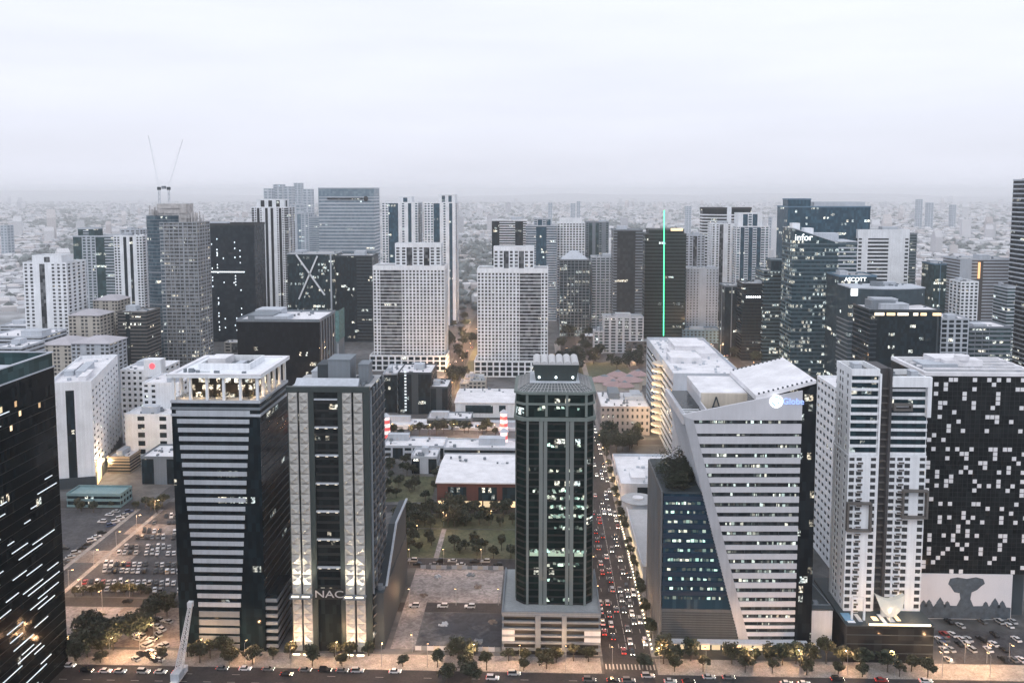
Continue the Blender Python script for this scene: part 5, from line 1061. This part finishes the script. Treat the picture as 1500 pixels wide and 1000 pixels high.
# ---------------------------------------------------------------- far city: rooftops, trees and hills
def far_city():
    q = random.Random(77); v = []; f = []; tv = []; tf = []
    ico = [(0, 0, 1)] + [(math.cos(a) * .9, math.sin(a) * .9, .35) for a in [i * 2 * math.pi / 5 for i in range(5)]] + [(math.cos(a), math.sin(a), -.4) for a in [(i + .5) * 2 * math.pi / 5 for i in range(5)]]
    fc = [(0, 1 + i, 1 + (i + 1) % 5) for i in range(5)] + [(1 + i, 6 + i, 1 + (i + 1) % 5) for i in range(5)] + [(6 + i, 6 + (i + 1) % 5, 1 + (i + 1) % 5) for i in range(5)]
    for _ in range(30000):
        Y = 1240 * math.exp(q.random() ** .85 * 2.35); X = (q.random() * 2 - 1) * (.68 * Y + 60)
        wood = math.sin(X * .0021 + 1.3) * math.cos(Y * .0013 + .4) + .6 * math.sin(X * .0067 + Y * .004)
        if -170 < X + .055 * Y < 20 and Y < 3000: wood = 2
        g = 1 + Y / 6500
        if q.random() < (.90 if wood > .75 else .30):
            r = q.uniform(3.5, 8) * g; k = len(tv)
            tv += [(X + x * r * q.uniform(.7, 1.3), Y + y * r * q.uniform(.7, 1.3), r * .55 + z * r * q.uniform(.6, 1.0)) for x, y, z in ico]; tf += [tuple(k + i for i in t) for t in fc]
        else:
            w, d = q.uniform(4, 11) * g, q.uniform(4, 11) * g; h = q.uniform(3.5, 8) * (1 + .3 * g)
            if q.random() < .015: h *= q.uniform(3, 8)
            k = len(v); t = q.uniform(-.3, .3) + (.5 if X < 0 else -.2); c, s = math.cos(t), math.sin(t); pit = q.random() < .5
            for zz, sc in ((0, 1), (h, 1)): v += [(X + (x * c - y * s), Y + (x * s + y * c), zz) for x, y in ((-w, -d), (w, -d), (w, d), (-w, d))]
            f += [(k + i, k + (i + 1) % 4, k + 4 + (i + 1) % 4, k + 4 + i) for i in range(4)]
            if pit: v += [(X - w * c * .9, Y - w * s * .9, h * 1.35), (X + w * c * .9, Y + w * s * .9, h * 1.35)]; f += [(k + 4, k + 5, k + 9, k + 8), (k + 6, k + 7, k + 8, k + 9), (k + 5, k + 6, k + 9), (k + 7, k + 4, k + 8)]
            else: f.append((k + 4, k + 5, k + 6, k + 7))
    mb = MB(); mb.v = v; mb.f = f
    obj('distant_rooftops', mb, island_mat('haze_toned_roofs', ((.52, .53, .55), (.44, .45, .47), (.58, .58, .60), (.42, .39, .39), (.48, .48, .50), (.38, .39, .42), (.52, .50, .50))), 'stuff', 'pale low rooftops of the city spreading to the horizon', 'city')  # roof tones paled and narrowed to imitate the fading of haze
    mb = MB(); mb.v = tv; mb.f = tf; obj('distant_trees', mb, wall('haze_toned_leaf', (.12, .14, .14), island=.5, streak=0), 'stuff', 'dark tree cover between the far rooftops', 'trees')  # leaf colour lightened to stand in for thicker haze over the trees
    hv = []; hf = []; n = 160
    for j, (Y, hh) in enumerate(((17000, 0), (21000, 1.0), (27000, 1.15))):
        for i in range(n + 1):
            x = -1 + 2 * i / n; hv.append((x * 26000, Y, (0 if j == 0 else (60 + 130 * max(0, math.sin(x * 2.2 + 3.7)) + 70 * math.sin(x * 7.3) * .5 + 26 * math.sin(x * 23 + 1) + 12 * math.sin(x * 61)) * hh)))
    for j in range(2): hf += [(j * (n + 1) + i, j * (n + 1) + i + 1, (j + 1) * (n + 1) + i + 1, (j + 1) * (n + 1) + i) for i in range(n)]
    mb = MB(); mb.v = hv; mb.f = hf; obj('hills', mb, M_FAR, 'structure')
far_city()

# ---------------------------------------------------------------- trees
def make_tree(seed, rad, hgt, leaf=.55, n=46, per=24):
    q = random.Random(seed); t = thing('tree', 'tree', 'tree')
    m = MB(); m.cyl(0, 0, .28, .16, 0, hgt * .5, 7)
    for i in range(5): a = i * 1.26 + q.random(); m.bar((0, 0, hgt * .38), (math.cos(a) * rad * .6, math.sin(a) * rad * .6, hgt * .68), .1)
    part('trunk', m, wall('bark', (.085, .07, .055)), t); c = MB()
    for i in range(n):
        a, b = q.uniform(0, 6.28), q.uniform(-.5, 1); rr = rad * q.uniform(.3, 1.0) ** .8 * (.8 + .3 * math.sin(a * 2 + seed))
        cx, cy, cz = rr * math.cos(a) * math.sqrt(1 - b * b * .8), rr * math.sin(a) * math.sqrt(1 - b * b * .8), hgt * .66 + b * rad * .62; s0 = rad * q.uniform(.2, .34)
        for j in range(per):
            p = Vector((q.gauss(0, 1), q.gauss(0, 1), q.gauss(0, .7))).normalized() * s0 * q.uniform(.6, 1); p += Vector((cx, cy, cz)); u = Vector((q.gauss(0, 1), q.gauss(0, 1), q.gauss(0, .5))).normalized(); w = u.cross(Vector((q.gauss(0, 1), q.gauss(0, 1), q.gauss(0, 1)))).normalized(); l = leaf * q.uniform(.7, 1.4)
            c.quad(p - u * l, p - w * l * .6, p + u * l, p + w * l * .6)
    part('crown', c, wall('leaf_green', (.024, .036, .022), island=.55, streak=0, rough=.6) if seed % 3 else wall('leaf_olive', (.036, .042, .022), island=.5, streak=0, rough=.6), t); return t
TREES = [make_tree(1, 3.6, 8.5), make_tree(2, 4.4, 9.5), make_tree(3, 3.0, 7.0), make_tree(4, 5.6, 11.5, n=60)]
TREES += [make_tree(6, 3.2, 9.5, n=34), make_tree(9, 4.8, 8.6, n=40), make_tree(8, 2.8, 6.4, n=26), make_tree(10, 6.2, 10.5, n=44, per=30)]
for i, t in enumerate(TREES): t.location = (0, 0, 0); t['_used'] = False
def tree_at(x, y, k, sc, label, grp, z=0.0):
    k2 = k + R.choice((0, 4)); p = TREES[k2]
    label = ('rounded ', 'broad ', 'small olive-leaved ', 'large spreading ', 'tall narrow olive-leaved ', 'flat-topped olive-leaved ', 'small open-crowned ', 'wide open-crowned ')[k2] + ' '.join(w_ for w_ in label.split() if w_ not in ('small', 'round', 'low', 'dense'))
    o = dup(p, (x, y, z), R.uniform(0, 6.28), label, grp); o.scale = (sc, sc, sc * R.uniform(.9, 1.1)); return o
def trees_px(pts, label, grp, ks=(0, 1, 2), sc=1.0):
    for px, py in pts:
        g = G(px, py); tree_at(g.x, g.y, R.choice(ks), sc * R.uniform(.8, 1.2), label, grp)
trees_px([(672, 966), (690, 968)], 'round dark tree at the avenue edge of the cleared plot', 'trees by the cleared plot', (3,), .7)
trees_px([(655, 1003), (690, 1004)], 'dark tree on the avenue median below the cleared plots', 'avenue median trees', (1, 3), .85)
trees_px([(745, 968), (768, 969), (790, 968), (815, 970), (840, 968), (862, 969)], 'small tree in the planting strip before the car park podium', 'trees before the car park podium', (2, 0), .8)
trees_px([(972, 972), (990, 974), (1012, 968), (1072, 972), (1088, 976), (1106, 970), (1128, 972), (1146, 974), (1166, 972), (1190, 970), (1210, 972), (1234, 974), (1262, 982), (1300, 984), (1335, 983)], 'dark street tree along the avenue before the slanting tower', 'avenue trees before the slanting tower', (0, 1, 2), .95)
trees_px([(118, 952), (134, 944), (150, 940), (150, 958), (128, 962), (166, 952), (110, 968)], 'dense dark tree in the clump beside the black tower', 'clump beside the black tower', (1, 3), 1.0)
trees_px([(192, 935), (205, 925), (218, 915), (228, 905), (205, 940), (236, 890), (245, 902)], 'dark tree round the dirt car lot beside the striped tower', 'trees round the dirt car lot', (1, 3), .9)
trees_px([(275, 962), (292, 960), (308, 964), (325, 962), (343, 965)], 'low dark tree at the foot of the striped tower', 'trees at the striped tower', (0, 2), .9)
trees_px([(490, 962), (512, 964), (540, 960), (400, 966), (425, 964)], 'small tree at the foot of the tower lettered NAC', 'trees at the stone-panelled tower', (2,), .8)
trees_px([(R.uniform(586, 752), R.uniform(746, 772)) for _ in range(40)], 'park tree between the lawn and the street behind it', 'park trees', (0, 1, 2), .95)
trees_px([(R.uniform(590, 752), R.uniform(804, 818)) for _ in range(13)], 'small park tree along the street side of the lawn', 'lawn edge trees', (2, 0), .8)
trees_px([(R.uniform(562, 645), R.uniform(672, 735)) for _ in range(22)], 'tree around the sports lawn beside the rust-panelled hall', 'sports lawn trees', (0, 1, 2), .8)
trees_px([(R.uniform(588, 632), R.uniform(775, 800)) for _ in range(9)], 'park tree on the lawn beside the footpath', 'lawn trees', (0, 2), .85)
for y in range(330, 610, 9):
    if R.random() < .8: tree_at(XS0 - 3.2, y + R.uniform(-2, 2), R.choice((0, 1, 2)), R.uniform(.75, 1.0), 'street tree on the tower-side kerb of the busy street', 'street trees, tower side')
    if R.random() < .85: tree_at(XS1 + 1.8, y + R.uniform(-2, 2), R.choice((0, 2)), R.uniform(.6, .85), 'street tree on the arcade-side kerb of the busy street', 'street trees, arcade side')
trees_px([(560 + i * 13 + R.uniform(-4, 4), R.uniform(633, 640)) for i in range(14)], 'tree in the lit shopping lane between the low shops', 'shopping lane trees', (0, 1, 2))
trees_px([(R.uniform(880, 940), R.uniform(636, 668)) for _ in range(20)], 'tree in the garden before the grey stone block', 'garden trees', (0, 1, 3))
trees_px([(R.uniform(820, 945), R.uniform(486, 548)) for _ in range(44)], 'tree around the round plaza among low-rises', 'plaza trees', (1, 3), 1.2)
trees_px([(R.uniform(655, 698), R.uniform(470, 572)) for _ in range(22)], 'tree among low-rises between the two white slab towers', 'trees between the white slabs', (1, 3), 1.1)
trees_px([(110 + i * 12, 872 + R.uniform(-1, 1)) for i in range(10) if i != 4], 'small tree along the cross street at the edge of the car park', 'car park edge trees', (2,), .7)
trees_px([(R.uniform(104, 240), R.uniform(742, 752)) for _ in range(12)], 'tree along the far edge of the car park', 'far car park trees', (0, 2), .8)
trees_px([(R.uniform(1060, 1480), R.uniform(520, 560)) for _ in range(14)], 'tree at the foot of the eastern glass towers', 'trees among the eastern towers', (1, 3), 1.0)
for k in range(30):
    x = -178 + k * 11.5 + R.uniform(-3, 3)
    if R.random() < .62: tree_at(x, YAV + R.uniform(.8, 2.5), R.choice((0, 1, 2)), R.uniform(.6, .95), 'kerbside tree on the lit pavement of the front avenue', 'kerbside avenue trees')
for t in TREES:
    for c in list(t.children): bpy.data.objects.remove(c)
    bpy.data.objects.remove(t)

# ---------------------------------------------------------------- cars
PAINTS = dict(white=wall('white_paint', (.62, .62, .63), rough=.3, streak=0, var=.04), silver=wall('silver_paint', (.38, .39, .40), rough=.3, streak=0, var=.04), black=wall('black_paint', (.015, .016, .018), rough=.25, streak=0), grey=wall('grey_paint', (.12, .125, .13), rough=.3, streak=0), red=wall('red_car_paint', (.28, .03, .03), rough=.3, streak=0), blue=wall('blue_car_paint', (.04, .07, .16), rough=.3, streak=0))
CG_ = wall('car_glass', (.015, .018, .02), rough=.1, streak=0); TY = wall('tyre', (.02, .02, .02)); CARM = {}
def car_meshes(c, kind):
    key = (c, kind)
    if key in CARM: return CARM[key]
    b = MB(); g = MB(); W_ = .88
    L, H0, H1 = (2.25, .95, 1.48) if kind == 'saloon' else (2.35, 1.05, 1.85)
    prof = [(-L, .35), (L, .35), (L, .75), (L * .93, H0 * .93), (L * .5, H0), (-L * .75, H0), (-L * .97, H0 * .95), (-L, .7)]
    b.prism_yz([(x, z) for x, z in prof], -W_, W_)
    cab = [(L * .42, H0), (L * .12, H1), (-L * (.5 if kind == 'saloon' else .85), H1), (-L * (.78 if kind == 'saloon' else .95), H0)]
    g.poly8([(-W_ * .95, cab[3][0], H0), (W_ * .95, cab[3][0], H0), (W_ * .95, cab[0][0], H0), (-W_ * .95, cab[0][0], H0), (-W_ * .78, cab[2][0], H1), (W_ * .78, cab[2][0], H1), (W_ * .78, cab[1][0], H1), (-W_ * .78, cab[1][0], H1)])
    rf = MB().box(-W_ * .8, W_ * .8, cab[2][0] - .05, cab[1][0] + .05, H1 + .002, H1 + .07)
    wm = MB()
    n = 10; k = 0
    wm.prism_yz([(.33 * math.cos(2 * math.pi * i / n), .33 * math.sin(2 * math.pi * i / n)) for i in range(n)], -.11, .11)
    CARM[key] = (b.mesh('body', PAINTS[c]), g.mesh('window_glass', CG_), rf.mesh('roof', PAINTS[c]), wm.mesh('wheel', TY), L); return CARM[key]
hl = MB().box(-.82, -.45, 0, .06, 0, .2).box(.45, .82, 0, .06, 0, .2).mesh('headlight', HEADL); tl = MB().box(-.82, -.5, 0, .06, 0, .2).box(.5, .82, 0, .06, 0, .2).mesh('tail_light', TAILL)
NC = 0
def car(x, y, rot, place, grp, z=.06, lights=False, wheels=False, col=None):
    global NC
    c = col or R.choices(('white', 'silver', 'black', 'grey', 'red', 'blue'), (30, 22, 22, 20, 3, 3))[0]; kind = 'saloon' if R.random() < .65 else 'van'
    B, Gm, Rf, Wm, L = car_meshes(c, kind); t = thing('car', f'{c} {"saloon car" if kind == "saloon" else "tall family car"} {place}', 'car', (x, y, z), rot, grp)
    inst('body', B, (0, 0, 0), t); inst('window_glass', Gm, (0, 0, 0), t); inst('roof', Rf, (0, 0, 0), t)
    if wheels:
        for sx in (-1, 1):
            for sy in (-1, 1): inst('wheel', Wm, (sx * .8, sy * L * .62, .33), t)
    if lights: inst('headlight', hl, (0, L - .02, .62), t); inst('tail_light', tl, (0, -L - .04, .68), t)
    NC += 1
hp_ = math.pi / 2
for yy in (366, 373, 385, 392, 405, 412, 424, 432, 444, 453):
    x = -209
    while x < -.4287 * (yy + 15) + 4:
        if R.random() < .84: car(x, yy + R.uniform(-.4, .4), R.choice((0, math.pi)) + R.uniform(-.06, .06) + .35, 'parked in rows in the open car park', 'cars in the open car park')
        x += 2.75
for yy in range(364, 462, 5):
    if R.random() < .8: car(-230.5, yy, -.9, 'parked beside the kerb strip of the car park lane', 'cars beside the kerb strip')
    if R.random() < .5 and yy > 386: car(-238 - (yy % 3), yy, hp_, 'parked in the smaller lot beyond the lane', 'cars in the smaller lot')
for i in range(30):
    g = G(R.uniform(196, 246), R.uniform(908, 968)); car(g.x, g.y, R.uniform(-.25, .25) + 1.1, 'packed into the dirt lot beside the striped tower', 'cars in the dirt lot', wheels=True, z=.08, col=R.choice(('white', 'white', 'silver', 'black')))
x = -184
while x < 190:
    if R.random() < (.85 if x < -60 else .5): car(x, R.choice((YAV - 1.8, YAV - 5.0)), -hp_ + R.uniform(-.04, .04), 'driving along the front avenue', 'cars on the avenue', lights=True, wheels=True, z=.035)
    x += R.uniform(5.4, 9)
for lane, d in ((27, 0), (30.3, 0), (33.5, 0), (36.8, math.pi), (40, math.pi), (42.6, math.pi)):
    y = 318 + R.uniform(0, 8)
    while y < 640:
        if R.random() < .42: car(lane, y, d, 'driving in the busy street beside the green-grey tower', 'cars in the busy street', lights=True, wheels=y < 400, z=.035)
        y += R.uniform(6.5, 11)
for i in range(30):
    g = G(R.uniform(1372, 1500), R.choice((912, 918, 931, 938, 945, 953, 968))); car(g.x, g.y, R.uniform(-.1, .1) + .2, 'parked in the dark lot before the mural wall', 'cars before the mural wall', wheels=True, z=.17)
for px in (606, 648, 688): g = G(px, 891); car(g.x, 355, hp_, 'parked in the lane between the two cleared plots', 'cars between the cleared plots', col='white', wheels=True)
for i in range(9): g = G(600 + i * 16 + R.uniform(-5, 5), 825); car(g.x, R.choice((396.5, 400.5)), hp_, 'on the street between the lawn and the cleared plots', 'cars by the lawn', col=R.choice(('black', 'grey', 'silver')))
for k in range(12): car(-88 + 3.6 * (k % 4), 760 + k * 31 + R.uniform(-8, 8), 0 if k % 4 > 1 else math.pi, 'on the long street between the white slab towers', 'cars on the long street', lights=True)
for k in range(12): car(199 + 3.7 * (k % 4), 800 + k * 22 + R.uniform(-6, 6), 0 if k % 4 > 1 else math.pi, 'on the eastern street between glass towers', 'cars on the eastern street', lights=True)
for i in range(9): g = G(590 + i * 17 + R.uniform(-5, 5), 742); car(g.x, R.choice((467, 472)), hp_, 'on the street before the rust-panelled hall', 'cars by the hall')
car(G(185, 884).x, 355, hp_, 'alone on the cross street by the car park', 'car on the cross street', col='black', wheels=True)

# ---------------------------------------------------------------- street lamps, light masts and the mobile crane
LD = {}
def lampd(en, col):
    k = (en, col)
    if k not in LD: l = bpy.data.lights.new('lamp_light', 'POINT'); l.energy = en; l.color = col; l.shadow_soft_size = .35; LD[k] = l
    return LD[k]
pm = MB().cyl(0, 0, .11, .07, 0, 8.2, 8).mesh('pole', STEEL); am = MB().bar((0, 0, 8.1), (0, -1.9, 8.6), .06, 6).mesh('arm', STEEL); hm = MB().box(-.28, .28, -2.5, -1.6, 8.5, 8.68).mesh('lamp_head', DGREY); gm_ = MB().box(-.24, .24, -2.45, -1.65, 8.38, 8.5).mesh('lamp_glass', GLOW_W)
ORANGE = (1.0, .56, .28)
def lamp(x, y, rot, place, grp, en=3000, col=ORANGE, z=.1):
    t = thing('street_lamp', 'lit street lamp ' + place, 'street lamp', (x, y, z), rot, grp); inst('pole', pm, (0, 0, 0), t); inst('arm', am, (0, 0, 0), t); inst('lamp_head', hm, (0, 0, 0), t); inst('lamp_glass', gm_, (0, 0, 0), t)
    o = bpy.data.objects.new('lamp_light', lampd(en, col)); COL.objects.link(o); o.parent = t; o.location = (0, -2.05, 8.0)
for k in range(21): lamp(-182 + k * 17.5, YAV + 2.2, math.pi, 'along the pavement of the front avenue', 'lamps along the avenue', 4600)
for k in range(10): lamp(XS0 - 1.2, 330 + k * 30, -hp_ * -1, 'on the tower-side kerb of the busy street', 'lamps on the tower-side kerb', 1100); lamp(XS1 + 1, 322 + k * 30, -hp_, 'on the arcade-side kerb of the busy street', 'lamps on the arcade-side kerb', 1900)
for k in range(5): lamp(-214, 368 + k * 22, hp_, 'beside the lane through the car park', 'lamps in the car park', 4500)
for px, py in ((120, 872), (190, 874), (232, 895), (205, 955), (226, 940), (150, 890)): g = G(px, py); lamp(g.x, g.y, 0, 'near the dirt lot and cross street beside the black tower', 'lamps near the dirt lot', 4200)
for px, py in ((600, 886), (668, 886), (730, 886), (600, 826), (650, 826), (705, 826), (604, 955), (612, 790), (650, 770), (720, 768)): g = G(px, py); lamp(g.x, g.y, 0, 'around the cleared plots and lawn', 'lamps around the cleared plots', 1900)
for px, py in ((575, 636), (600, 638), (630, 637), (665, 636), (700, 638), (725, 637), (890, 655), (920, 660), (935, 690), (900, 700), (215, 634), (235, 635), (195, 640)): g = G(px, py); lamp(g.x, g.y, 0, 'in the lit shopping lanes', 'lamps in the shopping lanes', 6000)
for k in range(9): lamp(-76 + (k % 2) * -16, 755 + k * 50, hp_ * (1 if k % 2 else -1), 'along the long street by the white slab towers', 'lamps along the long street', 26000)
for px, py in ((830, 520), (850, 500), (870, 530), (895, 515), (925, 530), (840, 540), (660, 545), (690, 520)): g = G(px, py); lamp(g.x, g.y, 0, 'around the round plaza', 'lamps around the plaza', 14000)
rect('street', 196, 214, 640, 1300, .045, M_ASPH)
for k in range(9): lamp(196 + (k % 2) * 18, 820 + k * 34, hp_ * (1 if k % 2 else -1), 'along the eastern street between glass towers', 'lamps along the eastern street', 24000)
for k in range(4): lamp(G(1385 + 32 * k, 975).x, YF, 0, 'beside the dark lot before the mural wall', 'lamps by the dark lot', 1800)
lst = thing('light_string', 'string of warm bulbs along the planter between busy street and arcade', 'lights', (XS1 + .6, 322, 0)); bme = MB().cyl(0, 0, .16, .3, 1.0, 1.5, 8).mesh('bulb', glow('string_bulb', (1, .78, .5), 5))
for k in range(40): inst('bulb', bme, (.1 * math.sin(k), k * 3.4, 0), lst)
part('planter', MB().box(-.35, .35, -1, 136, 0, 1.0), GREY, lst)
for lab, xa, xb, yy, n_ in (('low site hoarding between the upper cleared plot and the street by the lawn', G(600, 884).x, G(733, 884).x, 392.6, 16), ('low site hoarding along the pavement side of the lower cleared plot', G(606, 960).x, G(733, 960).x, YF + 2.2, 14)):
    hd = thing('site_hoarding', lab, 'fence', ((xa + xb) / 2, yy, 0)); pw = (xb - xa) / n_
    for k in range(n_):
        piece('panel', (pw * .96, .08, 1.8), (-(xb - xa) / 2 + pw * (k + .5), 0, .15), (LGREY, GREY, LGREY, BEIGE)[k % 4], hd); piece('post', (.12, .16, 2.1), (-(xb - xa) / 2 + pw * k, .1, .05), STEEL, hd)
for px, py, c_ in ((640, 845, 0), (700, 860, 1), (690, 842, 2), (620, 872, 1), (650, 915, 0), (700, 940, 2), (722, 912, 1)):
    g = G(px, py); hpz = thing('rubble_heap', ('pale', 'brown', 'grey')[c_] + (' rubble heap on the upper cleared plot' if py < 890 else ' rubble heap on the lower cleared plot'), 'rubble', (g.x, g.y, .07), 0, 'rubble heaps on the cleared plots'); m_ = MB()
    for k in range(16): a_ = R.uniform(0, 6.28); d_ = R.uniform(0, 1.8); s_1 = R.uniform(.25, .7); x_, y_ = d_ * math.cos(a_), d_ * math.sin(a_); m_.prism([(x_ - s_1, y_ - s_1 * .6), (x_ + s_1, y_ - s_1), (x_ + s_1 * .7, y_ + s_1), (x_ - s_1 * .8, y_ + s_1 * .7)], 0, [R.uniform(.2, 1.0) for _ in range(4)])
    part('stone_pile', m_, (LGREY, M_EARTH, GREY)[c_], hpz)
def mobile_crane():
    g = G(262, 996); b = Vector((g.x, g.y, 3.2)); tp = V(279, 886, g.y + 6)
    r = thing('mobile_crane', 'white lattice crane boom raised from a truck before the striped tower', 'crane', (g.x, g.y, 0)); A = Vector((0, 0, 3.2)); B = tp - Vector((g.x, g.y, 0)); d = (B - A).normalized(); u = Vector((1, 0, 0)); w = d.cross(u).normalized(); u = w.cross(d)
    cor = [(u * sx + w * sy) for sx, sy in ((-1, -1), (1, -1), (1, 1), (-1, 1))]; n = 16; WP = wall('crane_white', (.7, .7, .72), streak=.05)
    for c in cor: part('boom_chord', MB().bar(A + c * 1.1, B + c * .55, .17), WP, r)
    m = MB()
    for k in range(n):
        t0, t1 = k / n, (k + 1) / n; P = lambda c, t: (A + c * 1.1).lerp(B + c * .55, t)
        for i in range(4): m.bar(P(cor[i], t0), P(cor[(i + 1) % 4], t1), .11); m.bar(P(cor[i], t1), P(cor[(i + 1) % 4], t1), .09)
    part('boom_lacing', m, WP, r, stuff=True); part('boom_head', MB().box(B.x - .9, B.x + .9, B.y - .9, B.y + .9, B.z - .6, B.z + 1.4), WP, r)
    part('chassis', MB().box(-1.4, 1.4, -6, 5, .9, 1.8), WP, r); part('cab', MB().box(-1.35, 1.35, 3, 5.2, 1.8, 3.2), WP, r); part('turntable', MB().box(-1.6, 1.6, -3.5, 1.2, 1.82, 4.4), LGREY, r)
    for sy in (-4.6, -3, 1.6, 3.8):
        for sx in (-1, 1): part('wheel', MB().prism_yz([(sy + .55 * math.cos(i * .628), .58 + .55 * math.sin(i * .628)) for i in range(10)], sx * 1.25 - .2, sx * 1.25 + .2), TY, r)
mobile_crane()
# ---------------------------------------------------------------- haze: one closed box of pale air round the whole place
hm2, t, b = new_mat('haze_air'); t.nodes.remove(b); pv = N(t, 'ShaderNodeVolumePrincipled'); pv.inputs['Color'].default_value = (.995, .997, 1.0, 1); pv.inputs['Density'].default_value = 0.95e-4; pv.inputs['Anisotropy'].default_value = 0.68
t.links.new(pv.outputs[0], t.nodes['Material Output'].inputs['Volume'])
obj('haze', MB().box(-30500, 30500, -700, 30500, -1.2, 252), hm2, 'stuff', 'pale even haze over the whole city', 'haze')
print('cars', NC)
